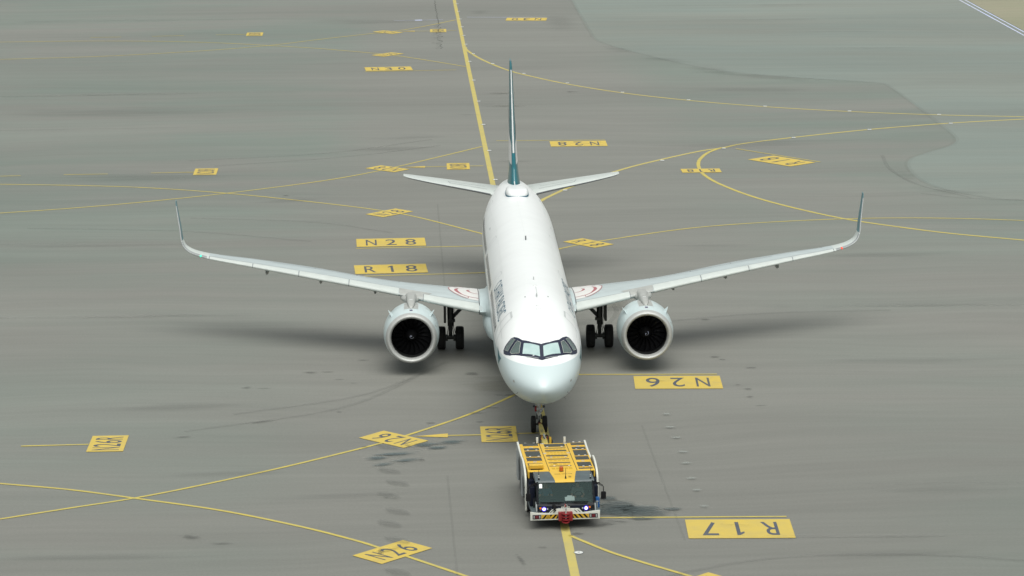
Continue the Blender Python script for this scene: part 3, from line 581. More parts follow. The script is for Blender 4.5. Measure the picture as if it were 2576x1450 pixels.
for s in (1, -1):
    def q_(P): return [(a, s*b_) for a, b_ in P]
    A = q_([(2.74, 26.5), (2.38, 3.0), (1.74, 3.2), (2.15, 32.8)])
    Bp = q_([(3.05, 36.0), (2.85, 31.2), (2.27, 38.0), (2.56, 51.5), (2.73, 53.6)])
    Cp = q_([(3.43, 43.4), (3.21, 38.9), (2.92, 56.8), (3.28, 62.6)])
    patch('cockpit_window', A, M['glassf'], fuselage, .022, .08, 3)
    for P_ in (Bp, Cp):
        patch('cockpit_window', P_, M['glasss'], fuselage, .022, .08, 3)
        fstroke('window_seal', dens(P_+[P_[0]], .1, 2.5)[:-1], .022 if P_ is Cp else .03, M['gframe'], fuselage, .036, closed=True)
    # wiper
    fstroke('wiper', dens(q_([(1.62, 6), (1.90, 28)]), .05, 2), .035, M['metal'], fuselage, .03)
    patch('nose_swoosh', q_([(4.75, 75.5), (4.4, 77), (3.9, 79.5), (3.38, 78.5), (3.46, 81), (3.62, 86), (4.02, 95), (4.06, 88), (4.35, 80.5)]), M['teal'], fuselage, .008, .1, 2)
    patch('sensor_plate', q_([(1.28, 85), (1.28, 91), (1.44, 91), (1.44, 85)]), M['pylon'], fuselage, .008)
    patch('sensor_plate', q_([(7.05, 70.4), (7.18, 73.6), (7.38, 73.6), (7.25, 70.4)]), M['seamd'], fuselage, .008)
    # cabin windows
    yy = 7.1; k = 0
    while yy < 33.6 and k < 49:
        if not (14.75 < yy < 15.9 or 23.9 < yy < 25.0):
            r0 = .125; th0 = 73.0
            poly = [(yy+r0*math.cos(t_)*(1 if abs(math.cos(t_)) < .8 else 1), s*(th0+5.2*math.sin(t_))) for t_ in [j*math.pi/7 for j in range(14)]]
            patch('cabin_window', poly, M['cabin'], fuselage, .008, .3, 6); k += 1
        yy += .533
    for (y0, y1, t0, t1) in ((5.32, 6.22, 37, 96), (14.85, 15.6, 44, 92), (24.1, 24.8, 44, 92), (34.4, 35.2, 46, 94)):
        ring = cround(q_([(y0, t0), (y1, t0), (y1, t1), (y0, t1)]), 5, .12)
        fstroke('door_outline', dens(ring+[ring[0]], .15, 3)[:-1], .030 if y0 > 6 else .045, M['seam'], fuselage, .010, closed=True)
        if y0 < 6: fstroke('door_header', dens(cround(q_([(y0, t0+1), (y1, t0+1)]), 2, .05), .1, 2), .1, M['seam'], fuselage, .012)
    fstroke('skin_seam', dens(q_([(13.5, 41.5), (27.5, 42), (34.5, 52), (40, 60)]), .4, 3), .035, M['white2'], fuselage, .012)
    fstroke('skin_seam', dens(q_([(6.4, 55), (6.5, 120)]), .4, 4), .02, M['seam'], fuselage, .007)
    fstroke('skin_seam', dens(q_([(4.4, 62), (6.2, 58), (9.5, 57.5)]), .4, 4), .018, M['seam'], fuselage, .007)
    patch('vent_plate', q_([(27.9, 53), (27.9, 55.5), (28.5, 55.5), (28.5, 53)]), M['seam'], fuselage)
for yy in (9.8, 18.2, 26.5, 33.0): fstroke('skin_seam', [(yy, t_) for t_ in range(-100, 101, 5)], .016, M['white2'], fuselage, .006)
# titles on both sides of the crown
def title(s):
    for word, ua, ub in (('CATHAY', 0, .475), ('PACIFIC', .535, 1)):
        gv, gf = glyphs(word, 1.05, -.004)
        bm = bmesh.new(); vs_ = [bm.verts.new((a, b_, 0)) for a, b_ in gv]
        for f in gf:
            try: bm.faces.new([vs_[i] for i in f])
            except ValueError: pass
        for j in range(1, 6): bmesh.ops.bisect_plane(bm, geom=bm.verts[:]+bm.edges[:]+bm.faces[:], plane_co=(0, j/6, 0), plane_no=(0, 1, 0))
        V = []; bm.verts.ensure_lookup_table()
        for v in bm.verts:
            u, h = ua+(ub-ua)*v.co.x, v.co.y
            y, th = (13.85-6.95*u, -(63.5-18.5*h)) if s < 0 else (7.25+6.95*u, 63.5-16*h)
            V.append(fusn(y, R(th), .010))
        bm.verts.index_update(); F_ = [tuple(v.index for v in f.verts) for f in bm.faces]; bm.free()
        MB().add(V, F_).build('title_lettering', M['navy'], fuselage, angle=80)
title(-1); title(1)
# crown fittings
def blade(y, h, c, tk, m=M['seam'], x=0):
    z = fus(y, 0).z-.02
    MB().loft([[(x+tk/2*a, y+c*b_*k+(1-k)*c*.45, z+zz) for a, b_ in ((0, -.5), (.9, -.15), (1, .1), (0, .5), (-1, .1), (-.9, -.15))] for zz, k in ((0, 1), (h*.8, .62), (h, .4))]).build('blade_antenna', m, fuselage)
blade(20.5, .20, .30, .07, M['seamd']); blade(7.1, .16, .4, .05); blade(10.6, .14, .3, .05)
for y in (5.3, 5.75, 9.2): 
    p = fus(y, 0); MB().lathe([(-.02, .12), (.03, .10), (.045, 0)], 'z', (0, y, p.z), 16).build('beacon_plate', M['white2'], fuselage)
fstroke('skin_seam', dens([(7.3, 1.0), (9.0, .7)], .2, 2), .03, M['seam'], fuselage, .01)
for s in (-1, 1): patch('static_port', [(7.25, s*14.6), (7.25, s*16), (7.42, s*16), (7.42, s*14.6)], M['seamd'], fuselage)
fstroke('skin_seam', dens([(20.8, 0), (34.0, -1.2)], .5, 2), .02, M['white2'], fuselage, .008)
fstroke('skin_seam', dens([(31.0, 2.5), (33.3, 2.5)], .3, 2), .03, M['white2'], fuselage, .01)
# satcom radome: rounded box in plan, blunt at the front
rr = []
for zz, k in ((-.12, 1.0), (.10, 1.0), (.2, .965), (.27, .88), (.305, .72), (.315, .4)):
    ring = []
    for j in range(40):
        t_ = 2*math.pi*j/40; cx, cy = math.cos(t_), math.sin(t_)
        sx = math.copysign(abs(cx)**.55, cx); sy = math.copysign(abs(cy)**.62, cy)
        ring.append((.62*sx*k+.03, 34.4+1.22*sy*(k if sy < 0 else k**.6), 5.86+zz-(.05 if sy > .3 else 0)))
    rr.append(ring)
radome = MB().loft(rr).build('satellite_radome', M['white'], fuselage, angle=60)
MB().loft([[(x*1.03-.001, 34.4+(y-34.4)*1.02, 5.80+dz) for x, y, z in rr[0]] for dz in (0, .085)]).build('radome_skirt', M['navy'], radome, angle=60)

# belly fairing
fr = []
for y, hw, zt, zb in ((14.0, 1.2, 2.1, 1.9), (15.2, 1.75, 2.5, 1.62), (16.6, 2.08, 2.9, 1.45), (18.5, 2.22, 3.05, 1.38), (22, 2.24, 2.95, 1.38), (25, 2.15, 2.75, 1.45), (27.5, 1.8, 2.4, 1.62), (29.5, 1.2, 2.1, 1.85)):
    fr.append([(hw*math.copysign(abs(math.cos(t_))**.6, math.cos(t_)), y, (zt+zb)/2+(zt-zb)/2*math.copysign(abs(math.sin(t_))**.7, math.sin(t_))) for t_ in [2*math.pi*k/40 for k in range(40)]])
MB().loft(fr).build('belly_fairing', M['nacelle'], airliner, angle=60)

# ------------------------------------------------------------------ lifting surfaces
WS = [(1.0, 17.03, 2.70, 23.65, 2.60, .118), (2.0, 17.56, 2.79, 23.70, 2.70, .116), (4.2, 18.72, 3.03, 23.9, 2.89, .108), (6.4, 19.89, 3.30, 24.05, 3.10, .105), (11.0, 22.33, 3.74, 25.30, 3.69, .108), (14, 23.9, 4.02, 26.05, 4.01, .105), (16.2, 25.08, 4.22, 26.65, 4.20, .10),
      (16.7, 25.36, 4.30, 26.80, 4.28, .10), (17.15, 25.62, 4.42, 26.95, 4.40, .098), (17.50, 25.87, 4.66, 27.10, 4.62, .095), (17.66, 26.06, 5.0, 27.20, 4.97, .09), (17.74, 26.34, 5.5, 27.36, 5.5, .085), (17.86, 26.75, 6.1, 27.55, 6.1, .085), (17.96, 27.1, 6.6, 27.72, 6.62, .085), (18.0, 27.32, 6.84, 27.8, 6.86, .08)]
class Surf:
    def __init__(s, secs, mirror=1, nz=None, camber=.015):
        s.secs = secs; s.mir = mirror; s.camber = camber
        d = [0]
        for a, b_ in zip(secs, secs[1:]): d.append(d[-1]+math.hypot(b_[0]-a[0], b_[2]-a[2]))
        s.d = d; s.f = [pchip(d, [q[i] for q in secs]) for i in range(6)]
    def at(s, u, c, up=True, off=0):           # u = arc length along the span from the first section
        L = [f(u) for f in s.f]; e = .02; a = max(u-e, 0); b_ = min(u+e, s.d[-1])
        dx = s.f[0](b_)-s.f[0](a); dz = s.f[2](b_)-s.f[2](a); l = math.hypot(dx, dz); n = Vector((-dz/l, 0, dx/l))
        ch = L[3]-L[1]; t_ = 5*L[5]*(.2969*math.sqrt(c)-.126*c-.3516*c*c+.2843*c**3-.1030*c**4)
        lowk = .95-.2*max(0, 1-max(0, L[0]-2)/6); h = (4*s.camber*c*(1-c)+(t_ if up else -t_*lowk))*ch
        P = Vector((L[0], L[1]+ch*c, L[2]+(L[4]-L[2])*c))+n*h
        if off:
            nn = (n*(1 if up else -1)+Vector((0, -1, 0))*max(0, .5-c*3)).normalized(); P += nn*off
        P.x *= s.mir; return P
    def ofx(s, x):                              # span parameter for a given x (or z on the winglet)
        return float(np.interp(x, [q[0] for q in s.secs], s.d))
    def loop(s, u, k=15, off=0):
        cs = [(1-math.cos(math.pi*j/k))/2 for j in range(k+1)]
        return [s.at(u, c, True, off) for c in cs[::-1]]+[s.at(u, c, False, off) for c in cs[1:-1]]
    def body(s, us): return [s.loop(u) for u in us]
    def strip(s, us, c0, c1, k=8, off=.006, up=True):
        # from chord c0 on the lower side (negative) round the nose to c1 on the upper side
        V = []; cs = [c0+(c1-c0)*j/k for j in range(k+1)]
        if c0 < 0: cs = [-((-c0)*(1-j/6)**2) for j in range(6)]+[c1*(j/8)**2 for j in range(9)]
        for u in us: V += [s.at(u, abs(c), up if c >= 0 else not up, off) for c in cs]
        n = len(cs); return V, [(i*n+j, i*n+j+1, (i+1)*n+j+1, (i+1)*n+j) for i in range(len(us)-1) for j in range(n-1)]
    def patch(s, name, poly, m, parent, off=.008, du=.25, dc=.05):
        return patch(name, poly, m, parent, off, du, dc, fn=lambda a, b_, o_: s.at(a, b_, True, o_), sc=5)
    def line(s, name, path, wd, m, parent, off=.010):
        P = [s.at(a, c, True, off) for a, c in path]; V = []
        for i, q in enumerate(P):
            t_ = (P[min(i+1, len(P)-1)]-P[max(i-1, 0)]).normalized(); n = t_.cross(Vector((0, 0, 1))).normalized(); V += [q+n*wd/2, q-n*wd/2]
        return MB().add(V, [(2*i, 2*i+1, 2*i+3, 2*i+2) for i in range(len(P)-1)]).build(name, m, parent, angle=80)
def lspace(a, b_, n): return [a+(b_-a)*i/(n-1) for i in range(n)]
for s in (-1, 1):
    W = Surf(WS, s)
    ut = W.ofx(16.2)
    wing = MB().loft(W.body(lspace(0, ut, 30))).build('wing', M['wing'], airliner, angle=50)
    wl = MB(); us = lspace(ut, W.d[-1], 26); R_ = W.body(us); split = next(i for i, u in enumerate(us) if W.f[2](u) > 4.95)
    wl.loft(R_[:split+1], cap=False, mi=0); wl.loft(R_[split:], cap=False, mi=1); wl.add(R_[-1], [tuple(range(len(R_[-1])))], 1)
    winglet = wl.build('winglet', [M['wing_pale'], M['teal2']], airliner, angle=50)
    V, F_ = W.strip(lspace(us[split], W.d[-1]-.22, 14), -.05, .10, off=.005); MB().add(V, F_).build('leading_edge', M['metal'], winglet, angle=60)
    V, F_ = W.strip(lspace(ut+.1, us[split]-.05, 10), -.06, .12, off=.005); MB().add(V, F_).build('leading_edge', M['metal'], winglet, angle=60)
    # slats
    for a, b_ in ((2.42, 5.15), (6.4, 8.88), (8.93, 11.45), (11.5, 13.85), (13.9, 16.15)):
        c1 = .095 if a < 6 else .155; V, F_ = W.strip(lspace(W.ofx(a), W.ofx(b_), 10), -.035, c1, off=.012); sl = MB().add(V, F_).build('slat', M['wing_pale'], wing, angle=60)
        W.line('slat_gap', [(W.ofx(a+(b_-a)*i/8), c1+.004) for i in range(9)], .03, M['seamd'], wing, .014)
        V, F_ = W.strip([W.ofx(b_)+.004, W.ofx(b_)+.03], -.03, c1, off=.011); MB().add(V, F_).build('slat_gap', M['seamd'], wing, angle=60)
    # panel over the pylon
    W.patch('pylon_panel', [(W.ofx(5.2), .0), (W.ofx(6.38), .0), (W.ofx(6.38), .16), (W.ofx(4.75), .16)], M['pylon'], wing, .006, .1, .03)
    # trailing-edge surfaces drawn by their gaps
    for path in ([(2.2, .83), (6.4, .76), (11, .74), (13.0, .735)], [(13.05, .735), (13.05, 1)], [(13.1, .735), (15.7, .73), (15.7, 1)], [(6.4, .60), (11, .585), (12.9, .58)], [(6.4, .6), (6.4, .76)], [(8.55, .59), (8.55, .75)], [(10.7, .585), (10.7, .745)], [(3.0, .68), (6.1, .62)], [(6.4, .76), (6.4, 1)],
                 [(2.3, .24), (6.4, .22), (16, .24)], [(7.5, .26), (7.5, .58)], [(11.6, .26), (11.6, .58)]):
        dp = dens(path, .5, 10); strong = path[0][1] > .5
        W.line('panel_gap', [(W.ofx(a), c) for a, c in dp], .03 if strong else .018, M['seamd'] if strong else M['seam'], wing, .012)
    # walkway marking at the root
    def wp(P): return [(W.ofx(x), c) for x, c in P]
    outl = [(2.35, .92), (3.15, .92), (3.55, .86), (3.85, .72), (3.93, .58), (3.86, .44), (3.66, .31), (3.3, .21), (2.9, .165), (2.35, .15)]
    W.patch('walkway_marking', wp(outl), M['walkway'], wing, .012, .2, .05)
    W.line('walkway_outline', wp([(3.1, .925)]+[(q[0]+.0, q[1]) for q in cround(outl[1:-1], 4, .3)][2:-2]), .042, M['walkred'], wing, .018)
    def arrow(P, w0, w1):
        Q = [W.at(W.ofx(x), c, True, .020) for x, c in P]; V = []
        for i, q in enumerate(Q):
            t_ = (Q[min(i+1, len(Q)-1)]-Q[max(i-1, 0)]).normalized(); n = t_.cross(Vector((0, 0, 1))).normalized(); ww = w0+(w1-w0)*math.sin(math.pi*min(1, i/(len(Q)-1)*1.6))
            V += [q+n*ww/2, q-n*ww/2]
        MB().add(V, [(2*i, 2*i+1, 2*i+3, 2*i+2) for i in range(len(Q)-1)]).build('walkway_arrow', M['walkred'], wing, angle=80)
    def sp(P): return [(v.x, v.y) for v in smooth_path(P, 6)]
    arrow(sp([(3.42, .64), (3.55, .54), (3.52, .41), (3.28, .29), (2.95, .235), (2.45, .215)]), .05, .17)
    arrow(sp([(2.85, .60), (2.98, .53), (2.88, .45), (2.68, .40), (2.4, .385)]), .04, .12)
    for x, c in ((2.9, .80), (3.55, .77), (2.45, .9)): W.patch('tie_down_point', wp([(x-.09, c-.012), (x+.09, c-.012), (x+.09, c+.012), (x-.09, c+.012)]), M['seamd'], wing, .02)
    # flap track fairings below the wing
    for x, L_ in ((7.6, 1.9), (10.4, 1.7), (13.2, 1.4), (3.2, 1.8)):
        b0 = W.at(W.ofx(x), .55, False); pr = []
        for k in range(11):
            q = k/10; r_0 = .19*math.sin(math.pi*min(.97, max(.03, q)))**.6; yy = b0.y-.35+q*L_*1.35; zz = b0.z-.34-.05*math.sin(math.pi*q)
            pr.append([(b0.x+.5*r_0*math.cos(t_), yy, zz+.85*r_0*math.sin(t_)) for t_ in [2*math.pi*j/16 for j in range(16)]])
        MB().loft(pr).build('flap_track_fairing', M['pylon'], wing, angle=60)
    for x in ():
        b0 = W.at(W.ofx(x), .2, False); MB().lathe([(-.25, 0), (-.15, .09), (.15, .1), (.4, 0)], 'y', (b0.x, b0.y-.45, b0.z-.08), 12).build('slat_track_fairing', M['seamd'], wing)
    p = W.at(W.ofx(16.62), .02); MB().lathe([(-.14, .0), (-.1, .045), (.05, .06), (.12, 0)], 'y', tuple(p), 12).build('position_light', M['green'] if s < 0 else M['redl'], winglet)
    # root fillet
    fil = []
    for k in range(9):
        q = k/8; x = 1.70+q*.64; g_ = (1-q)**2; ring = []
        for up, c in [(True, j/10) for j in range(10, -1, -1)]+[(False, j/10) for j in range(1, 10)]:
            th_ = 5*.117*(.2969*math.sqrt(c)-.126*c-.3516*c*c+.2843*c**3-.103*c**4)*6.15
            h_ = (.37*c*(1-c)+th_+.42*g_*math.sqrt(1-c)+.03) if up else (.37*c*(1-c)-th_*.75-.40*g_*math.sqrt(1-c)-.03)
            ring.append((s*(x+.04), 17.69-1.7*g_+(6.05+1.7*g_)*c, 2.79-.09*c+h_))
        fil.append(ring)
    MB().loft(fil).build('wing_root_fairing', M['nacelle'], airliner, angle=60)
    pth = [(q[0]+s*.01, q[1], q[2]+.012) for q in fil[-1][0:12]]
    MB().tube(pth, .022, 6, cap=False).build('root_seal', M['seamd'], wing)

    # ---- tailplane
    HS = [(.6, 38.7, 4.86, 42.9, 4.80, .10), (1.3, 39.25, 4.94, 43.0, 4.88, .10), (6.0, 42.3, 5.44, 43.68, 5.42, .09), (6.18, 42.5, 5.46, 43.7, 5.44, .08), (6.24, 42.8, 5.465, 43.65, 5.45, .05)]
    H = Surf(HS, s, camber=-.005)
    tp = MB().loft(H.body(lspace(0, H.d[-1], 20))).build('tailplane', M['wing_pale'], airliner, angle=50)
    V, F_ = H.strip(lspace(.7, H.d[-1]-.15, 12), -.03, .006, off=.006); MB().add(V, F_).build('leading_edge', M['seamd'], tp, angle=60)
    H.line('panel_gap', [(H.ofx(x), c) for x, c in dens([(1.5, .70), (5.9, .68)], .4, 5)], .03, M['seam'], tp)
    H.line('panel_gap', [(H.ofx(x), c) for x, c in dens([(1.5, .18), (3.55, .2), (3.7, .42), (1.6, .42)], .2, 5)], .03, M['seamd'], tp)

# fin: same surface builder with z and x swapped
FS = [(5.3, 37.3, 0, 43.2, 0, .11), (5.85, 37.55, 0, 43.3, 0, .105), (6.5, 38.15, 0, 43.4, 0, .098), (8.5, 39.95, 0, 43.8, 0, .095), (11.6, 42.5, 0, 44.42, 0, .095), (11.88, 42.75, 0, 44.47, 0, .09), (12.02, 43.05, 0, 44.48, 0, .07)]
FN = Surf(FS, 1, camber=0)
def fin_at(u, c, up, off=0):
    P = FN.at(u, c, up, off); return Vector((P.z, P.y, P.x))
def fin_loop(u, k=15):
    cs = [(1-math.cos(math.pi*j/k))/2 for j in range(k+1)]; g_ = 1+.55*math.exp(-u/.35)
    return [Vector((q.x*g_, q.y, q.z)) for q in [fin_at(u, c, True) for c in cs[::-1]]+[fin_at(u, c, False) for c in cs[1:-1]]]
fin = MB().loft([fin_loop(u) for u in lspace(0, FN.d[-1], 40)]).build('tail_fin', M['teal'], airliner, angle=60)
us = lspace(FN.ofx(7.35), FN.ofx(11.6), 20)
V = []; cs = [-.011*(1-j/5)**2 for j in range(5)]+[.011*(j/5)**2 for j in range(6)]
for u in us: V += [fin_at(u, abs(c), c >= 0, .010) for c in cs]
n = len(cs); MB().add(V, [(i*n+j, i*n+j+1, (i+1)*n+j+1, (i+1)*n+j) for i in range(len(us)-1) for j in range(n-1)]).build('leading_edge', M['metal'], fin, angle=70)
for up in (True, False):
    # white brush stroke sweeping back over the fin
    V = []; n = 14
    for i in range(n):
        q = i/(n-1); c = .03+.95*q; z0 = 6.75+1.1*q-.25*math.sin(q*3.1); z1 = 7.75+3.0*q+.2*math.sin(q*3.1)
        for k in range(5): V.append(fin_at(FN.ofx(z0+(z1-z0)*k/4), c, up, .012))
    MB().add(V, [(i*5+k, i*5+k+1, (i+1)*5+k+1, (i+1)*5+k) for i in range(n-1) for k in range(4)]).build('brush_stroke', M['walkway'], fin, angle=70)
# dorsal fillet and white tail cone seam
MB().tube([(0, 35.9, fus(35.9, 0).z-.02), (0, 37.6, 5.93)], [.02, .035], 8).build('dorsal_ridge', M['white'], airliner)
MB().lathe([(0, .0), (0, .12), (.5, .16), (.6, .18)], 'y', (0, 44.3, 4.68), 20).build('exhaust_pipe', M['metal'], airliner)

# ------------------------------------------------------------------ engines
EY, EZ = 16.1, 1.86
for s in (-1, 1):
    ex = s*5.755
    pr = [(.30, 1.255), (.6, 1.318), (1.0, 1.36), (1.5, 1.375), (2.1, 1.36), (2.8, 1.26), (3.4, 1.12), (3.42, 1.08), (2.9, 1.15), (1.4, 1.10)]
    eng = MB().lathe(pr, 'y', (ex, EY, EZ), 72).build('engine', M['nacelle'], airliner, angle=50)
    lip = [(.30, 1.257), (.18, 1.232), (.08, 1.195), (.02, 1.15), (0, 1.11), (.02, 1.07), (.07, 1.03), (.16, 1.0), (.30, .985)]
    MB().lathe(lip, 'y', (ex, EY, EZ), 72).build('inlet_lip', M['lip'], eng, angle=70)
    MB().lathe([(.30, .985), (.6, .985), (1.0, 1.02), (1.3, 1.03)], 'y', (ex, EY, EZ), 64).build('inlet_duct', M['dark'], eng, angle=70)
    MB().lathe([(1.25, 0), (1.25, 1.06)], 'y', (ex, EY, EZ), 48).build('fan_back', M['black'], eng)
    MB().lathe([(.52, .0), (.56, .05), (.68, .13), (.85, .22), (1.05, .30), (1.2, .33)], 'y', (ex, EY, EZ), 32).build('spinner', M['black'], eng, angle=70)
    # white swirl on the spinner
    V = []; ns = 24
    def spr(q):  # profile of the spinner
        return float(np.interp(q, [0, .05, .13, .22, .30], [.52, .56, .68, .85, 1.05]))
    for i in range(ns):
        q = i/(ns-1); a = R(300)*q+R(40 if s < 0 else 110); r_0 = .02+.10*q; 
        for dr in (-.012, .012): V.append((ex+(r_0+dr)*math.cos(a), EY+spr(r_0+dr)-.012, EZ+(r_0+dr)*math.sin(a)))
    MB().add(V, [(2*i, 2*i+1, 2*i+3, 2*i+2) for i in range(ns-1)]).build('spinner_swirl', M['wpaint'], eng)
    # fan blades
    for k in range(20):
        a0 = 2*math.pi*k/20+(0 if s < 0 else .1); V = []; nr = 8
        for i in range(nr):
            q = i/(nr-1); r_0 = .28+(.99-.28)*q; tw = R(20+42*q); ch = .16+.10*q; sw = .10*math.sin(q*2.6)-.05*q
            for c_ in (-1, -.3, .3, 1):
                ds = c_*ch*math.cos(tw)*.6; da = (c_*ch*math.sin(tw)*.75)/r_0+sw/r_0+.02*(1-c_*c_)/r_0
                V.append((ex+r_0*math.cos(a0+da), EY+1.02+ds*.8, EZ+r_0*math.sin(a0+da)))
        MB().add(V, [(i*4+j, i*4+j+1, i*4+j+5, i*4+j+4) for i in range(nr-1) for j in range(3)]).build('fan_blade', M['blade'], eng, angle=70)
    # core and exhaust
    MB().lathe([(2.9, .80), (3.6, .74), (4.4, .56), (4.45, .50), (3.9, .45)], 'y', (ex, EY, EZ), 40).build('core_cowl', M['pylon'], eng, angle=60)
    MB().lathe([(3.8, .38), (4.6, .28), (5.1, .05), (5.12, 0)], 'y', (ex, EY, EZ), 32).build('exhaust_plug', M['gear'], eng, angle=60)
    # cowl seams, pylon panel, badge
    for yy in (1.62, ): MB().lathe([(yy, 1.379), (yy+.02, 1.379)], 'y', (ex, EY, EZ), 72).build('cowl_seam', M['seam'], eng)
    def npt(sv, deg, off):    # point on the cowl: sv from the inlet, deg from the crown
        r_0 = float(np.interp(sv, [q[0] for q in pr[:7]], [q[1] for q in pr[:7]]))+off; return (ex+r_0*math.sin(R(deg)), EY+sv, EZ+r_0*math.cos(R(deg)))
    def ngrid(name, s0, s1, d0, d1, m, off=.006, ns=6, nd=8):
        V = [npt(s0+(s1-s0)*i/ns, d0+(d1-d0)*j/nd, off) for i in range(ns+1) for j in range(nd+1)]
        return MB().add(V, [(i*(nd+1)+j, i*(nd+1)+j+1, (i+1)*(nd+1)+j+1, (i+1)*(nd+1)+j) for i in range(ns) for j in range(nd)]).build(name, m, eng, angle=80)
    ngrid('pylon_apron', .86, 2.4, -14.5, 14.5, M['pylon'])
    ngrid('cowl_badge', .52, .70, -3.2, 3.2, M['lampblue'], .007, 2, 3); ngrid('badge_border', .49, .73, -4.2, 4.2, M['walkway'], .004, 2, 3)
    for d in (-62, 62, -15.5, 15.5): ngrid('cowl_seam', .34, 2.9, d-.25, d+.25, M['seam'], .005, 8, 1)
    ngrid('latch_plate', .95, 1.15, -78, -73, M['seam'], .006, 2, 2); ngrid('latch_plate', .5, .62, 64, 69, M['pylon'], .006, 2, 2)
    # strakes: swept triangular fins either side of the crown
    for sg in (-1, 1):
        d = 45*sg; base = Vector(npt(.62, d, -.03)); nrm = Vector((math.sin(R(d)), 0, math.cos(R(d)))); tg = Vector((math.cos(R(d)), 0, -math.sin(R(d))))
        out = []
        for off, y0, y1, tk in ((0, 0, 1.10, .035), (.13, .30, 1.05, .024), (.25, .60, 1.0, .014), (.31, .82, .98, .008)):
            out.append([base+nrm*off+Vector((0, y0, 0)), base+nrm*off+Vector((0, (y0+y1)/2, 0))+tg*tk, base+nrm*off+Vector((0, y1, 0)), base+nrm*off+Vector((0, (y0+y1)/2, 0))-tg*tk])
        MB().loft(out).build('strake', M['nacelle'], eng, angle=60)
    # pylon
    py = []
    for y, hw, zb, zt in ((16.98, .05, 3.16, 3.22), (17.15, .12, 3.1, 3.32), (17.6, .18, 3.0, 3.40), (18.3, .22, 2.9, 3.44), (19.0, .24, 2.8, 3.46), (19.6, .30, 2.8, 3.42), (20.3, .34, 2.8, 3.4), (21.5, .3, 2.7, 3.3), (23.5, .14, 2.9, 3.1)):
        ring = []
        for j in range(28):
            t_ = 2*math.pi*j/28; cx, cz = math.cos(t_), math.sin(t_)
            ring.append((ex+hw*math.copysign(abs(cx)**.6, cx), y, (zb+zt)/2+(zt-zb)/2*math.copysign(abs(cz)**.6, cz)))
        py.append(ring)
    pyl = MB().loft(py).build('pylon', M['pylon'], airliner, angle=60)
    fl = []
    for y, hw, z in ((19.2, .26, 3.26), (19.5, .48, 3.26), (19.9, .56, 3.26), (20.6, .4, 3.1)):
        fl.append([(ex+hw*math.cos(t_), y, z-.12+.20*math.sin(t_)) for t_ in [2*math.pi*j/20 for j in range(20)]])
    MB().loft(fl).build('pylon_fillet', M['pylon'], pyl, angle=60)
    MB().box((ex, 18.05, 3.425), (.14, .05, .02)).build('vent_plate', M['white2'], pyl)

# ------------------------------------------------------------------ landing gear
def wheel(name, r_, wd, x, y, parent, rimr):
    h = wd/2; pr = [(-h*.70, rimr), (-h*.92, rimr+.03), (-h, r_*.80), (-h*.94, r_*.92), (-h*.72, r_*.985), (-h*.3, r_), (h*.3, r_), (h*.72, r_*.985), (h*.94, r_*.92), (h, r_*.80), (h*.92, rimr+.03), (h*.70, rimr)]
    o = MB().lathe(pr, 'x', (0, 0, 0), 48).build(name, M['tyre'], parent, angle=50, loc=(x, y, r_))
    for sg in (-1, 1): MB().lathe([(sg*h*.70, rimr+.005), (sg*h*.55, rimr*.85), (sg*h*.45, rimr*.4), (sg*h*.75, rimr*.3), (sg*h*.75, 0)], 'x', (0, 0, 0), 24).build('rim', M['rim'] if name == 'nose_wheel' else M['gear'], o, angle=40)
    for q in (-.45, 0, .45): MB().lathe([(q*h-.008, r_*.998+.001), (q*h+.008, r_*.998+.001)], 'x', (0, 0, 0), 48).build('tread_groove', M['black'], o)
    return o
for s in (-1, 1):
    gx = s*3.795; gy = 21.97
    for d in (-.4635, .4635): wheel('main_wheel', .585, .43, gx+d, gy, airliner, .26)
    g_ = MB(); g_.tube([(gx, gy, .585), (gx, gy, 1.25)], [.09, .10], 16).tube([(gx, gy-.02, 1.2), (gx, gy-.02, 3.0)], [.15, .17], 16).tube([(gx-.42, gy, .585), (gx+.42, gy, .585)], [.09, .09], 12)
    g_.tube([(gx, gy-.16, 1.55), (gx, gy-.42, 1.05), (gx, gy-.12, .68)], [.05, .06, .05], 8).box((gx, gy-.17, 1.5), (.26, .1, .14)).box((gx, gy-.1, .66), (.3, .16, .12))
    leg = g_.build('main_gear_leg', M['gear'], airliner, bevel=.008)
    MB().tube([(gx-s*.05, gy, 1.55), (gx-s*.6, gy, 2.15), (gx-s*1.15, gy, 2.75)], [.07, .085, .075], 12).tube([(gx-s*.1, gy+.1, 1.72), (gx-s*1.0, gy+.1, 2.62)], .03, 8).box((gx-s*.14, gy-.05, 1.5), (.2, .14, .16)).build('side_brace', M['gear'], leg)
    MB().prism([(gy-.45, 1.45), (gy+.35, 1.45), (gy+.42, 2.95), (gy-.5, 2.95)], 'x', gx+s*.22, gx+s*.34).build('gear_door', M['gear'], leg, bevel=.01)
    m_ = MB()
    for q in (.11, -.11, .17): m_.tube([(gx+q, gy-.2, 2.7), (gx+q*1.1, gy-.22, 1.9), (gx+q*.9, gy-.16, 1.2), (gx+q*1.6, gy-.1, .75)], .016, 6)
    m_.build('brake_hose', M['black'], leg)
    for d in (-.2, .2): MB().lathe([(-.06, .17), (.06, .17), (.06, 0)], 'x', (gx+d, gy, .585), 20).build('brake_unit', M['gear'], leg)
gy = 5.07
for d in (-.255, .255): wheel('nose_wheel', .382, .22, d, gy, airliner, .19)
ng = MB().tube([(0, gy, .38), (0, gy-.02, .72)], [.055, .06], 14).tube([(0, gy-.02, .70), (0, gy-.08, 1.5), (0, gy-.15, 1.9)], [.085, .095, .10], 16).build('nose_gear_leg', M['gearw'], airliner)
MB().tube([(-.24, gy, .382), (.24, gy, .382)], .05, 10).box((0, gy-.1, .42), (.14, .12, .12)).build('axle', M['gear'], ng)
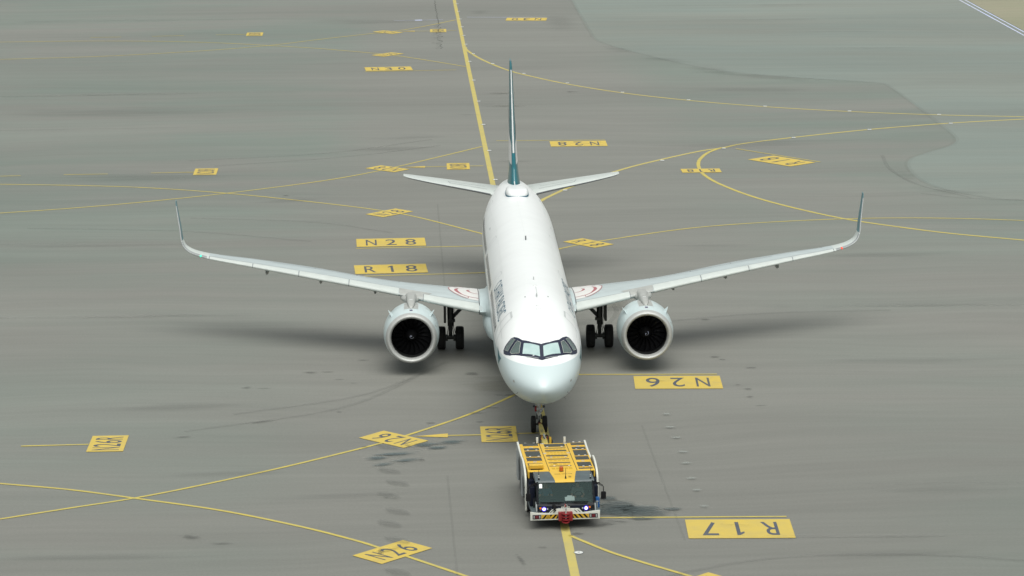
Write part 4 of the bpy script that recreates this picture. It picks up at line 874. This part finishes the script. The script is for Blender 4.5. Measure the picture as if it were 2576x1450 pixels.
MB().tube([(0, gy-.1, .78), (0, gy-.3, .62), (0, gy-.1, .46)], .035, 8).box((-.10, gy-.05, .74), (.06, .1, .22)).box((.10, gy-.05, .74), (.06, .1, .22)).build('torque_link', M['gear'], ng)
MB().box((0, gy-.1, 1.12), (.38, .14, .12)).tube([(-.22, gy-.12, 1.3), (.22, gy-.12, 1.3)], .035, 8).build('lamp_bracket', M['gearw'], ng, bevel=.01)
for x, z, r_, mm in ((.075, 1.06, .065, 'lens'), (-.10, .99, .045, 'lens'), (-.235, 1.28, .05, 'gear'), (.205, 1.26, .05, 'gear')):
    hd = MB().lathe([(.10, .02), (.05, r_*.95), (-.03, r_*1.18), (-.03, r_)], 'y', (x, gy-.22, z), 24).build('lamp_housing', M['lampblue'], ng)
    MB().lathe([(-.02, r_), (-.035, 0)], 'y', (x, gy-.22, z), 24).build('lamp_lens', M[mm], ng)
MB().box((-.16, gy-.14, 1.14), (.09, .08, .26)).build('bypass_box', M['red'], ng, bevel=.01)
MB().tube([(.07, gy-.14, 1.5), (.10, gy-.2, 1.3), (.05, gy-.2, 1.0)], .012, 6).build('cable', M['tyellow'], ng)
for s in (-1, 1): MB().prism([(gy-.3, 1.50), (gy+.75, 1.45), (gy+.8, 1.85), (gy-.35, 1.85)], 'x', s*.36, s*.39).build('nose_gear_door', M['white2'], ng, bevel=.01)
for s, y, t_ in ((-1, 2.7, 140), (-1, 2.3, 150), (1, 2.5, 142), (-1, 1.3, 118), (1, 1.3, 118)):
    a = fusn(y, R(s*t_), .0); b_ = fusn(y, R(s*t_), .14); MB().tube([a, b_, b_+Vector((0, -.12, 0))], [.012, .010, .008], 6).build('probe', M['seamd'], fuselage)

# ------------------------------------------------------------------ the yellow tow tractor (local frame: x right, y towards the rear)
TO = (.24, -7.0, 0); TR = R(3)
tug = empty('tow_tractor', TO, TR)
tag(tug, 'low yellow and white tow tractor with red hitch, in front of the airliner', 'tow tractor')
cx0 = .05
MB().box((cx0, .3, .72), (2.5, 5.6, .7)).box((cx0, -2.4, .6), (2.3, 1.2, .42)).build('chassis', M['tdark'], tug, bevel=.02)
def arch(cy, r_, a0=0, a1=180, n=14): return [(cy+r_*math.cos(R(a0+(a1-a0)*k/n)), .42+r_*1.6*math.sin(R(a0+(a1-a0)*k/n))) for k in range(n+1)]
rear = [(3.42, .42), (3.42, 1.55), (3.36, 1.78), (3.22, 1.93), (3.05, 1.985), (2.8, 1.96), (2.2, 1.90), (1.5, 1.87), (.72, 1.86), (.72, .42)]+arch(1.95, .78, 180, 0)
front = [(.82, .42), (.82, 1.80), (.76, 1.90), (.62, 1.985), (.40, 2.04), (0, 2.05), (-.45, 2.0), (-.85, 1.89), (-1.12, 1.74), (-1.26, 1.55), (-1.30, 1.35), (-1.30, .30), (-1.18, .30), (-1.14, .42)]+arch(-.38, .66, 180, 0)
for s in (-1, 1):
    for nm, out, off in (('rear_side_panel', rear, 0), ('front_side_panel', front, .05)):
        x0 = cx0+s*(1.36+off); x1 = cx0+s*(1.43+off)
        p_ = MB().prism(out, 'x', x0, x1).build(nm, M['tside'], tug, bevel=.006)
        # white rolled edge along the top and front
        edge = [q for q in out if q[1] > .43 or q == (-1.30, .30)]
        edge = [q for q in edge if not (q in arch(1.95, .78, 180, 0) or q in arch(-.38, .66, 180, 0))]
        if nm == 'rear_side_panel': edge = edge[:9]
        else: edge = edge[:12]
        V = []
        for (y, z) in edge: V += [(x0-s*.03, y, z+.012 if z > .6 else z), (x1+s*.012, y, z+.012 if z > .6 else z)]
        V2 = [Vector(q) for q in V]; cc = Vector((0, .9, 1.0)); n = len(edge)
        W_ = []
        for i, (y, z) in enumerate(edge):
            d = Vector((0, y-(1.95 if nm[0] == 'r' else -.3), z-.7)).normalized()
            W_ += [Vector((x0+s*.01, y, z))+d*.015, Vector((x1+s*.01, y, z))+d*.015, Vector((x1+s*.01, y, z))-d*.04, Vector((x0+s*.01, y, z))-d*.04]
        MB().add(W_, [(4*i+k, 4*i+(k+1) % 4, 4*i+4+(k+1) % 4, 4*i+4+k) for i in range(n-1) for k in range(4)]+[(0, 1, 2, 3), (4*n-4, 4*n-3, 4*n-2, 4*n-1)]).build('edge_trim', M['twhite'], p_, angle=40)
        MB().box((x1+s*.012, 1.1 if off == 0 else -1.1, 1.2), (.02, .12, .04)).build('latch', M['black'], p_)
    for cy in (1.95, -.38):
        tw = MB().lathe([(-.16, .27), (-.18, .42), (-.16, .49), (-.08, .515), (.08, .515), (.16, .49), (.18, .42), (.16, .27)], 'x', (0, 0, 0), 40).build('wheel', M['tyre'], tug, angle=50, loc=(cx0+s*1.2, cy, .515))
        MB().lathe([(s*.12, .27), (s*.06, .22), (s*.04, .1), (s*.10, .08), (s*.10, 0)], 'x', (0, 0, 0), 24).build('rim', M['twhite'], tw)
    MB().box((cx0+s*1.2, .8, 1.0), (.3, 4.8, 1.2)).build('wheel_housing', M['tnavy'], tug)
# deck
dk = MB().prism([(-1.26, 1.62), (-1.26, 1.885), (-1.18, 1.90), (3.0, 1.90), (3.10, 1.87), (3.12, 1.5)], 'x', cx0-1.355, cx0+1.355).build('deck', M['tyellow'], tug, bevel=.008)
for x in (-.44, .68):
    MB().prism([(x-.012, -1.24), (x+.012, -1.24), (x+.012-.02, 3.08), (x-.012-.02, 3.08)], 'z', 1.8995, 1.903).build('deck_joint', M['tdark'], dk, smooth=False)
def plate(nm, x0, x1, y0, y1, m, h=.006, z=1.90, par=None): return MB().box(((x0+x1)/2, (y0+y1)/2, z+h/2-.001), (abs(x1-x0), abs(y1-y0), h)).build(nm, m, par or dk, smooth=False)
opn = [(-1.16, -.52, 2.62, 3.02), (-1.17, -.54, 1.92, 2.32), (-1.18, -.56, .93, 1.84), (-1.20, -.58, .28, .85), (-1.22, -.60, -.52, -.02),
       (.84, 1.40, 2.58, 2.96), (.83, 1.39, 1.92, 2.34), (.82, 1.38, .93, 1.84), (.80, 1.36, .28, .85), (.78, 1.35, -.74, -.04), (.77, 1.34, -1.07, -.88),
       (-.28, .58, 2.45, 2.90), (-.30, .57, 2.19, 2.28), (-.32, .56, 1.72, 1.92), (-.35, .54, .95, 1.14), (-.35, .54, .46, .57), (-.36, .53, -.10, .02), (-.37, .52, -.59, -.49)]
for x0, x1, y0, y1 in opn:
    o = plate('deck_opening', x0, x1, y0, y1, M['tmesh'], .004)
    if y1-y0 > .25 and x0 != -.28: MB().box(((x0+x1)/2, y0-.035, 1.908), (x1-x0+.06, .035, .018)).build('opening_bar', M['tyellow'], dk, bevel=.005)
for x0 in (-1.03, -.68, .98, 1.24):
    for y in (3.02, 1.88, .89, -.80 if x0 > 0 else 3.02):
        MB().tube([(x0-.04, y, 1.935), (x0+.04, y, 1.935)], .02, 8).build('hinge', M['chrome'], dk)
for x, y in ((-.85, 2.36), (-.90, .14), (1.1, 2.40), (1.06, .10), (-.38, 1.42), (.60, 1.42), (-.33, 2.95), (.62, 2.93)): 
    MB().box((x, y, 1.907), (.14, .10, .014)).box((x, y+.0, 1.918), (.10, .02, .012)).build('latch', M['chrome'], dk, bevel=.004)
for x in (-.18, .42):
    for y in (2.36, .72, -.62): MB().tube([(x-.04, y, 1.93), (x+.04, y, 1.93)], .018, 8).build('hinge', M['chrome'], dk)
rows = [(2.04, .10, 6), (1.55, .14, 6), (1.26, .13, 6), (.80, .13, 5), (.28, .14, 5), (-.28, .14, 5), (-.92, .24, 5)]
for y, hgt, n in rows:
    m_ = MB()
    for k in range(n):
        wv = .86/n; xx = -.30+wv*(k+.5)-.02*(2.0-y)/2; m_.box((xx, y, 1.9015), (wv*.78, hgt, .005))
    m_.build('vent_grille', M['tyellowd'], dk, smooth=False)
MB().prism([(-1.03, 1.945), (-1.06, 2.09), (-1.02, 2.11), (-.72, 2.08), (-.56, 1.89), (-.98, 1.89)], 'x', -1.23, -.66).build('air_box', M['tyellow'], dk, bevel=.01)
plate('air_slot', -1.19, -.70, -1.045, -.99, M['black'], .035, 1.903)
plate('filler_cap', -.18, -.04, -.24, -.18, M['black'])
for x in (-.53, .62):
    MB().box((x, 3.12, 2.02), (.09, .06, .24)).build('rear_post', M['twhite'], tug, bevel=.005)
# cab roof
def slab(nm, poly, z0, z1, m, par, bev=.006): return MB().prism(poly, 'z', z0, z1).build(nm, m, par, bevel=bev)
rf = MB().prism([(-1.27, 1.72), (-1.27, 1.885), (-1.6, 1.895), (-2.3, 1.875), (-2.52, 1.85), (-2.58, 1.79), (-2.5, 1.76)], 'x', cx0-1.17, cx0+1.17).build('cab_roof', M['tgrey'], tug, bevel=.01)
def roofz(y): return float(np.interp(-y, [1.27, 1.6, 2.3, 2.52, 2.58], [1.885, 1.895, 1.875, 1.85, 1.79]))
V = []; yy = [-1.262, -1.6, -2.0, -2.3, -2.52, -2.59]
for y in yy:
    q = (y+1.262)/(-2.59+1.262); V += [(-.47+.13*q, y, roofz(y)+.006), (.63-.20*q, y, roofz(y)+.006)]
V += [(-.34, -2.585, 1.775), (.43, -2.585, 1.775)]
MB().add(V, [(2*i, 2*i+1, 2*i+3, 2*i+2) for i in range(len(V)//2-1)]).build('roof_stripe', M['tyellow'], rf, angle=60)
def flat_text(txt, x, y, z, wd, ht, m, par, rz=0, vert=False, spacing=1.1):
    gv, gf = glyphs(txt, spacing, .01); V = []
    for a, b_ in gv:
        u, v = (a-.5)*wd, (b_-.5)*ht; u, v = u*math.cos(rz)-v*math.sin(rz), u*math.sin(rz)+v*math.cos(rz)
        V.append((x+u, y, z+v) if vert else (x+u, y+v, z))
    return MB().add(V, gf).build('lettering', m, par, smooth=False)
flat_text('DIESEL', -.16, -1.75, 1.899, .24, .10, M['tdark'], rf); flat_text('EXPERT DOOR', .22, -1.74, 1.899, .42, .10, M['tdark'], rf)
flat_text('0203', .29, -2.12, 1.889, .20, .10, M['tdark'], rf, rz=R(90))
for x in (-.96, 1.06): flat_text('+ L +', x, -1.38, 1.896, .16, .05, M['twhite'], rf)
MB().lathe([(0, .09), (.02, .09), (.03, .08)], 'z', (.03, -1.33, 1.89), 20).build('beacon_base', M['tdark'], rf)
MB().lathe([(0, .085), (.15, .08), (.17, .06), (.175, 0)], 'z', (.03, -1.33, 1.92), 20).build('beacon_lamp', mat('beacon_orange', (.42, .09, .012), .3), rf)
for x, y, m2 in ((-.98, -2.40, 'tdark'), (1.09, -2.40, 'tdark'), (.10, -2.35, 'tdark')):
    MB().tube([(x, y, 1.86), (x, y, 1.92), (x, y+.02, 2.0), (x, y+.03, 2.28)], [.04, .03, .012, .006], 8).build('whip_antenna', M[m2], rf)
    if x != .10: MB().tube([(x, y, 1.94), (x, y+.01, 1.97)], .026, 10).tube([(x, y+.02, 2.01), (x, y+.02, 2.04)], .022, 10).build('antenna_ring', M['twhite'], rf)
# cab body: pillars, cowl, sides
cb = MB()
for s in (-1, 1):
    x = cx0+s*1.12
    cb.tube([(x, -2.86, 1.0), (x, -2.53, 1.80)], .05, 8).tube([(x, -1.35, .9), (x, -1.35, 1.85)], .05, 8).box((x, -2.1, .85), (.06, 1.5, .32))
cb.prism([(-2.95, .55), (-2.97, .93), (-2.86, 1.03), (-2.60, 1.06), (-2.55, .5)], 'x', cx0-1.14, cx0+1.14)
cb.prism([(-1.29, .4), (-1.29, 1.87), (-1.24, 1.87), (-1.24, .4)], 'x', cx0-1.3, cx0+1.3)
cab = cb.build('cab_body', M['tdark'], tug, bevel=.006)
MB().add([(cx0-1.09, -2.885, 1.02), (cx0+1.09, -2.885, 1.02), (cx0+1.09, -2.555, 1.79), (cx0-1.09, -2.555, 1.79)], [(0, 1, 2, 3)]).build('windscreen', M['cabglass'], cab, smooth=False)
for s in (-1, 1):
    MB().add([(cx0+s*1.14, -2.80, 1.04), (cx0+s*1.14, -1.38, 1.0), (cx0+s*1.14, -1.38, 1.8), (cx0+s*1.14, -2.50, 1.79)], [(0, 1, 2, 3)]).build('side_window', M['cabglass'], cab, smooth=False)
    MB().prism([(-3.02, .70), (-2.9, .98), (-2.2, 1.0), (-1.35, .95), (-1.35, .5), (-3.0, .5)], 'x', cx0+s*1.15, cx0+s*1.19).build('cab_side_panel', M['tside'], cab, bevel=.006)
    MB().box((cx0+s*1.28, -2.2, .68), (.22, 1.75, .05)).build('step', M['tgrey'], tug, bevel=.008)
    MB().box((cx0+s*1.27, -1.75, 1.1), (.20, .85, .75)).build('locker', M['tnavy'], tug, bevel=.01)
MB().add([(-.98, -2.872, 1.70), (-.86, -2.872, 1.70), (-.86, -2.872, 1.70), (-.98, -2.872, 1.70)], []).v
def onglass(x, z, off=.012): q = (z-1.02)/.77; return (x, -2.885+.33*q-off, z+off*.4)
MB().add([onglass(-.99, 1.58), onglass(-.87, 1.58), onglass(-.87, 1.74), onglass(-.99, 1.74)], [(0, 1, 2, 3)]).build('permit_sticker', M['paper'], cab, smooth=False)
# wipers
for xa, xb in ((-.25, -.98), (.45, .0)):
    MB().tube([(xa+.45 if xa > 0 else xa, -2.93, 1.0), (xa+.1, -2.93, 1.02), (xb+.3, -2.91, 1.06)], .012, 6).tube([onglass(xb, 1.055, .025), onglass(xb+.95, 1.05, .025)], .014, 6).build('wiper', M['black'], cab)
# white bumper with raised middle
bp_ = [(-1.39, .40), (1.39, .40), (1.39, .74), (1.15, .725), (.76, .68), (.70, .68), (.58, .81), (.52, .845), (-.47, .845), (-.53, .81), (-.65, .68), (-.72, .68), (-1.10, .70), (-1.39, .74)]
bumper = MB().prism(bp_, 'y', -3.12, -3.04).build('bumper', M['twhite'], tug, bevel=.012)
MB().prism([(-2.98, .70), (-3.06, .725), (-2.55, .76)], 'x', -1.34, 1.34).build('bumper_shelf', M['tgrey'], bumper)
MB().prism([(-3.03, .80), (-3.02, .83), (-2.95, .88), (-2.94, .78)], 'x', -.5, .55).build('front_badge_panel', M['tnavy'], tug)
for s in (-1, 1):
    c_ = s*1.13
    MB().box((c_, -3.125, .54), (.34, .02, .17)).build('lamp_recess', M['tnavy'], bumper, bevel=.004)
    MB().box((c_, -3.14, .54), (.13, .02, .12)).build('tail_lamp', M['taillamp'], bumper, bevel=.006)
    for d in (-.115, .115): MB().box((c_+d, -3.14, .54), (.045, .02, .11)).build('reflector', M['pylon'], bumper, bevel=.004)
    # hazard band
    x0, x1 = (-.95, -.29) if s < 0 else (.29, .95)
    MB().box(((x0+x1)/2, -3.1225, .54), (x1-x0, .008, .17)).build('hazard_band', M['hazy'], bumper, smooth=False)
    for k in range(4):
        xa = x0+.02+k*.19 if s < 0 else x1-.02-k*.19; V = []
        quad = [(xa-.02*s*-1, .455), (xa+.09*-s, .455), (xa+.09*-s+.15*-s*-1*-1, .625), (xa+.15*-s, .625)]
        quad = [(xa, .455), (xa-s*.09, .455), (xa-s*.24, .625), (xa-s*.15, .625)]
        quad = [(min(max(a, x0), x1), b_) for a, b_ in quad]
        MB().add([(a, -3.1285, b_) for a, b_ in quad], [(0, 1, 2, 3)]).build('hazard_stripe', M['black'], bumper, smooth=False)
    for k in range(2):
        xa = s*(.60+.0)-s*k*.13; MB().add([(xa+s*.02, -3.1235, .695), (xa-s*.015, -3.1235, .695), (xa-s*.125, -3.1235, .80), (xa-s*.09, -3.1235, .80)], [(0, 1, 2, 3)]).build('slot_mark', M['black'], bumper, smooth=False)
    # headlamp cluster
    hl = [(s*1.06, .95), (s*1.06, .78), (s*.80, .68), (s*.60, .66), (s*.46, .80), (s*.30, .86), (s*.30, .92)]
    hc = MB().prism(hl, 'y', -3.06, -2.97).build('headlamp_cluster', M['tnavy'], tug, bevel=.008)
    MB().lathe([(0, .095), (-.01, .09), (-.012, 0)], 'y', (s*.84, -3.062, .84), 24).build('lamp_surround', M['ledb'], hc)
    MB().lathe([(-.014, .020), (-.026, .024), (-.026, .044), (-.014, .050)], 'y', (s*.84, -3.062, .84), 24).build('led_ring', M['led'], hc)
    MB().lathe([(0, .045), (-.02, .042), (-.03, 0)], 'y', (s*.98, -3.062, .875), 20).build('indicator_lamp', M['amber'], hc)
    MB().lathe([(0, .035), (-.02, .03), (-.028, 0)], 'y', (s*.70, -3.062, .84), 20).build('dipped_lamp', M['lens'], hc)
    for bx, bz in ((1.03, .92), (1.0, .78), (.56, .86), (.78, .71)): MB().lathe([(0, .008), (-.008, 0)], 'y', (s*bx, -3.062, bz), 8).build('bolt', M['chrome'], hc)
    # mirrors
    mx = cx0+s*1.5; ar = MB().tube([(cx0+s*1.08, -2.56, 1.82), (cx0+s*1.2, -2.66, 1.80), (mx-s*.04, -2.86, 1.72), (mx, -2.9, 1.66), (mx, -2.92, 1.36)], .016, 8).tube([(cx0+s*1.10, -2.60, 1.76), (cx0+s*1.2, -2.70, 1.75), (mx, -2.88, 1.66)], .014, 8).box((cx0+s*1.27, -2.74, 1.765), (.22, .03, .05)).build('mirror_arm', M['black'], tug)
    hd = MB().prism([(mx-.09, 1.16), (mx+.09, 1.16), (mx+.1, 1.2), (mx+.1, 1.42), (mx+.08, 1.46), (mx-.08, 1.46), (mx-.1, 1.42), (mx-.1, 1.2)], 'y', -2.99, -2.88).build('mirror', M['black'], tug, bevel=.015)
    MB().box((mx, -2.878, 1.31), (.15, .006, .24)).build('mirror_glass', M['lens'], hd)
# number disc and text on the hazard band
MB().lathe([(-3.132, .085), (-3.134, 0)], 'y', (-.68, 0, .54), 24).build('number_disc', M['hazy'], bumper)
flat_text('C43', -.68, -3.138, .575, .10, .05, M['black'], bumper, vert=True); flat_text('DC203', -.68, -3.138, .505, .14, .05, M['black'], bumper, vert=True)
bd = MB().box((.02, -3.04, .885), (.34, .015, .05)).build('name_plate', M['twhite'], tug, bevel=.003)
flat_text('GURANTIN', .02, -3.05, .885, .30, .03, M['black'], bd, vert=True)
# red hitch with pin
ht = MB().prism([(-.28, .40), (.28, .40), (.28, .74), (-.28, .74)], 'y', -3.30, -3.12)
for z, w_ in ((.72, .17), (.60, .17), (.49, .16), (.38, .16)):
    ring = [(math.cos(R(180+a))*w_, -3.28+math.sin(R(180+a))*.24) for a in range(0, 181, 15)]+[(w_, -3.25), (-w_, -3.25)]
    ht.prism(ring, 'z', z-.025, z+.02)
hitch = ht.build('tow_hitch', M['red'], tug, bevel=.008)
MB().tube([(0.0, -3.40, .50), (0, -3.40, .92)], .032, 12).tube([(0, -3.40, .93), (0, -3.40, .96)], .05, 12).build('hitch_pin', M['pylon'], hitch)
MB().lathe([(-.010, .055), (-.010, .075), (.010, .075), (.010, .055)], 'y', (0, -3.40, 1.03), 20, close=True).build('pin_ring', M['chrome'], hitch)
MB().tube([(-.02, -3.39, 1.0), (-.03, -3.38, 1.12)], [.035, .03], 10).build('pin_handle', M['red'], hitch)
# hose connector left of the hitch, blue canister on the right platform
MB().tube([(-.46, -3.0, 1.0), (-.44, -3.08, .96), (-.42, -3.14, .88), (-.44, -3.16, .80)], [.05, .07, .05, .06], 10).tube([(-.34, -3.1, .97), (-.38, -3.14, .90)], .02, 8).build('hose_coupling', M['black'], tug)
cn = MB().box((1.36, -2.50, .90), (.15, .18, .42)).build('blue_canister', M['blue'], tug, bevel=.02)
MB().tube([(1.33, -2.62, .70), (1.33, -2.62, 1.0)], .025, 10).tube([(1.28, -2.62, .97), (1.39, -2.62, .97)], .02, 8).build('canister_clamp', M['tside'], cn)
# cab interior
it = MB().prism([(-2.84, .92), (-2.5, 1.02), (-2.42, 1.0), (-2.42, .7), (-2.84, .7)], 'x', cx0-1.05, cx0+1.05).build('dashboard', M['tdark'], tug, bevel=.01)
MB().box((cx0, -1.9, .66), (2.1, 1.1, .06)).build('cab_floor', M['tdark'], tug)
MB().box((.95*.55+.15, -2.56, 1.06), (.55, .16, .10)).build('instrument_hood', M['seatm'], it, bevel=.02)
MB().lathe([(-.012, .155), (-.012, .18), (.012, .18), (.012, .155)], 'y', (0, 0, 0), 32, close=True).build('steering_wheel', M['black'], tug, loc=(.62, -2.33, 1.16)).rotation_euler = (R(-35), 0, 0)
for x in (.62, -.62):
    st = MB().box((x, -1.78, .80), (.46, .46, .14)).box((x, -1.52, 1.12), (.44, .12, .56)).box((x, -1.50, 1.46), (.24, .09, .16)).build('seat', M['seatm'], tug, bevel=.03)

def loc2w(p): c, s_ = math.cos(TR), math.sin(TR); return Vector((TO[0]+p[0]*c-p[1]*s_, TO[1]+p[0]*s_+p[1]*c, p[2]))
# papers on the dashboard
pp = empty('paper_stack', loc2w((.22, -2.66, 1.05)), TR); tag(pp, 'white paper sheets propped on the dashboard behind the tractor windscreen', 'papers')
for dx, a, w_, h_ in ((-.12, -8, .10, .15), (.0, 3, .20, .20), (.15, -5, .12, .16)):
    o = MB().add([(-w_/2, -.02, 0), (w_/2, -.02, 0), (w_/2, .03, h_), (-w_/2, .03, h_)], [(0, 1, 2, 3)]).build('sheet', M['paper'], pp, smooth=False, loc=(dx, dx*.05, 0)); o.rotation_euler = (0, R(a), 0)

# ------------------------------------------------------------------ people in the cab
def skinned(verts, edges, radii, sub=2):
    me = bpy.data.meshes.new('b'); me.from_pydata(verts, edges, []); o = bpy.data.objects.new('b', me); C.objects.link(o)
    sk = o.modifiers.new('s', 'SKIN'); 
    for i, r0 in enumerate(radii): me.skin_vertices[0].data[i].radius = (r0, r0) if not isinstance(r0, tuple) else r0
    me.skin_vertices[0].data[0].use_root = True
    ss = o.modifiers.new('u', 'SUBSURF'); ss.levels = sub; ss.render_levels = sub
    dg = bpy.context.evaluated_depsgraph_get(); out = bpy.data.meshes.new_from_object(o.evaluated_get(dg))
    V = [tuple(v.co) for v in out.vertices]; F_ = [tuple(p.vertices) for p in out.polygons]
    bpy.data.objects.remove(o); bpy.data.meshes.remove(me); bpy.data.meshes.remove(out); return V, F_
def make_person(at, rz, shirt, wheel_hands, label):
    root = empty('person', at, rz); tag(root, label, 'person')
    hz = .24 if wheel_hands else .12
    hands = {-1: (-.15, -.42, hz+.08), 1: (.15, -.42, hz+.08)} if wheel_hands else {-1: (-.16, -.36, .12), 1: (.20, -.40, .22)}
    V = [(0, 0, .06), (0, .03, .26), (0, .02, .46), (0, -.005, .58), (0, -.03, .66), (0, -.04, .76), (0, -.035, .83)]
    Rr = [(.15, .11), (.14, .10), (.16, .10), .055, .075, .09, .06]; E_ = [(i, i+1) for i in range(6)]
    for s in (-1, 1):
        n = len(V); h = hands[s]; el = (s*.25, -.12, .24)
        V += [(s*.17, .01, .52), el, h]; Rr += [.058, .042, .028]; E_ += [(2, n), (n, n+1), (n+1, n+2)]
        n = len(V); V += [(s*.10, -.08, .04), (s*.13, -.46, .05), (s*.13, -.50, -.02), (s*.13, -.62, -.05)]
        Rr += [.085, .06, .045, .035]; E_ += [(0, n), (n, n+1), (n+1, n+2), (n+2, n+3)]
    bv, bf = skinned(V, E_, Rr)
    b_ = MB().add(bv, bf)
    for s in (-1, 1):            # palm and five curled fingers
        h = Vector(hands[s]); b_.tube([h, h+Vector((0, -.05, .005)), h+Vector((0, -.085, 0))], [.026, .036, .033], 10)
        for k, L_ in enumerate((.060, .072, .076, .066)):
            b0 = h+Vector(((k-1.5)*.017, -.08, 0)); b_.tube([b0, b0+Vector((0, -L_*.5, -.006)), b0+Vector((0, -L_*.75, -.03)), b0+Vector((0, -L_*.55, -.05))], [.0085, .008, .007, .006], 6)
        b0 = h+Vector((-s*.025, -.03, 0)); b_.tube([b0, b0+Vector((-s*.03, -.025, -.01)), b0+Vector((-s*.032, -.055, -.025))], [.011, .009, .007], 6)
    # nose and ears
    b_.tube([(0, -.118, .765), (0, -.142, .735), (0, -.12, .725)], [.010, .014, .009], 8)
    for s in (-1, 1): b_.tube([(s*.082, -.03, .77), (s*.098, -.02, .745), (s*.086, -.03, .715)], [.010, .014, .008], 8)
    body = b_.build('body', M['skin'], root, angle=80)
    for s in (-1, 1): MB().lathe([(-.006, 0), (-.004, .009), (.004, .009)], 'y', (s*.032, -.123, .775), 10).build('eye', M['black'], root)
    MB().tube([(-.025, -.121, .695), (.025, -.121, .695)], .006, 6).build('mouth', M['red'], root)
    # shirt
    V = [(0, 0, .06), (0, .03, .26), (0, .02, .46), (0, .005, .555)]; Rr = [(.165, .125), (.155, .118), (.178, .115), .07]; E_ = [(0, 1), (1, 2), (2, 3)]
    for s in (-1, 1):
        n = len(V); V += [(s*.175, .01, .52), (s*.235, -.09, .30)]; Rr += [.07, .056]; E_ += [(2, n), (n, n+1)]
    sv, sf = skinned(V, E_, Rr); MB().add(sv, sf).build('shirt', M[shirt], root, angle=80)
    V = [(0, 0, .04)]; Rr = [(.17, .12)]; E_ = []
    for s in (-1, 1):
        n = len(V); V += [(s*.10, -.10, .04), (s*.13, -.46, .05), (s*.13, -.48, .0)]; Rr += [.098, .075, .06]; E_ += [(0, n), (n, n+1), (n+1, n+2)]
    sv, sf = skinned(V, E_, Rr); MB().add(sv, sf).build('trousers', M['tnavy'], root, angle=80)
    # hair
    V = []; F_ = []; n1, n2 = 14, 7
    for i in range(n2):
        for k in range(n1):
            a = 2*math.pi*k/n1; p_ = math.pi/2*(1-i/(n2-1)*.98)
            drop = .04 if math.sin(a) > 0 else 0
            V.append((.098*math.cos(a)*math.cos(math.pi/2-p_) , -.035+.112*math.sin(a)*math.cos(math.pi/2-p_)+.006, .79-drop*math.cos(math.pi/2-p_)+.085*math.sin(math.pi/2-p_)))
    MB().add(V, [(i*n1+k, i*n1+(k+1) % n1, (i+1)*n1+(k+1) % n1, (i+1)*n1+k) for i in range(n2-1) for k in range(n1)]+[tuple((n2-1)*n1+k for k in range(n1))]).build('hair', M['hair'], root, angle=80)
    return root
make_person(loc2w((.62, -1.86, .80)), TR, 'greycloth', True, 'person in grey shirt seated at the steering wheel, behind the windscreen on the canister side')
make_person(loc2w((-.66, -1.86, .80)), TR, 'bluecloth', False, 'person in blue shirt with bare forearms seated behind the windscreen on the permit sticker side')

# ------------------------------------------------------------------ towbar from the nose gear to the rear of the tractor
tb = empty('towbar', (.05, 2.0, 0)); tag(tb, 'yellow towbar on two small wheels between the nose gear and the tractor', 'towbar')
def tl(P): return [(x-.05, y-2.0, z) for x, y, z in P]
bar = MB()
pts = [(.02, 4.55, .46), (.035, 4.1, .52), (.065, 2.7, .53), (.10, 1.2, .52), (.10, -3.3, .52)]
bar.loft([[(x-.05+a*w_, y-2.0, z+b_*.09) for a, b_ in ((-1, -1), (1, -1), (1, .6), (.75, 1), (-.75, 1), (-1, .6))] for (x, y, z), w_ in zip(pts, (.055, .09, .115, .13, .11))])
beam = bar.build('beam', M['tbeam'], tb, bevel=.01)
MB().box((-.03, 2.58, .50), (.12, .14, .12)).build('coupling_head', M['red'], tb, bevel=.02)
flat_text('A321', -.02, .95, .627, .5, .12, M['seamd'], beam, rz=R(88))
MB().tube(tl([(.06, 2.3, .65), (.09, 1.5, .66)]), .018, 6).build('brake_rod', M['black'], beam)
ax = MB().tube(tl([(-.28, 1.95, .25), (.42, 1.95, .25)]), .03, 8)
ax.build('axle', M['gear'], tb)
for x in (-.25, .40):
    tw = MB().lathe([(-.05, .10), (-.06, .2), (-.04, .245), (.04, .245), (.06, .2), (.05, .10)], 'x', (0, 0, 0), 28).build('wheel', M['tyre'], tb, angle=50, loc=(x-.05, -.05, .245))
    MB().lathe([(-.04, .10), (-.02, .0)], 'x', (0, 0, 0), 16).lathe([(.04, .10), (.02, .0)], 'x', (0, 0, 0), 16).build('rim', M['rim'], tw)
fr_ = MB().box((.04, .05, .64), (.34, .05, .05)).box((.04, -.12, .60), (.36, .04, .05)).box((-.14, -.05, .45), (.04, .3, .42)).box((.22, -.05, .45), (.04, .3, .42)).tube([(.0, .1, .62), (.0, -.45, .50)], .04, 10)
fr_.build('axle_frame', M['gear'], tb, bevel=.006)
MB().tube([(.03, .02, .70), (.06, -.45, .60)], .045, 12).build('lift_cylinder', M['rim'], tb)
for a, b_, m2 in (((-.08, .05, .68), (-.12, -.35, .55), 'red'), ((.12, .03, .70), (.16, -.3, .58), 'black'), ((.18, -.1, .66), (.14, -.42, .56), 'red'), ((-.05, -.1, .68), (-.1, -.45, .6), 'tyellow')):
    MB().tube([a, ((a[0]+b_[0])/2+.03, (a[1]+b_[1])/2, max(a[2], b_[2])+.02), b_], .014, 6).build('hydraulic_hose', M[m2], tb)
MB().box((.30, -.28, .50), (.09, .22, .3)).build('pump_box', M['tyellow'], tb, bevel=.01)
MB().box((.05, -5.15, .52), (.2, .3, .12)).build('towing_eye', M['gear'], tb)
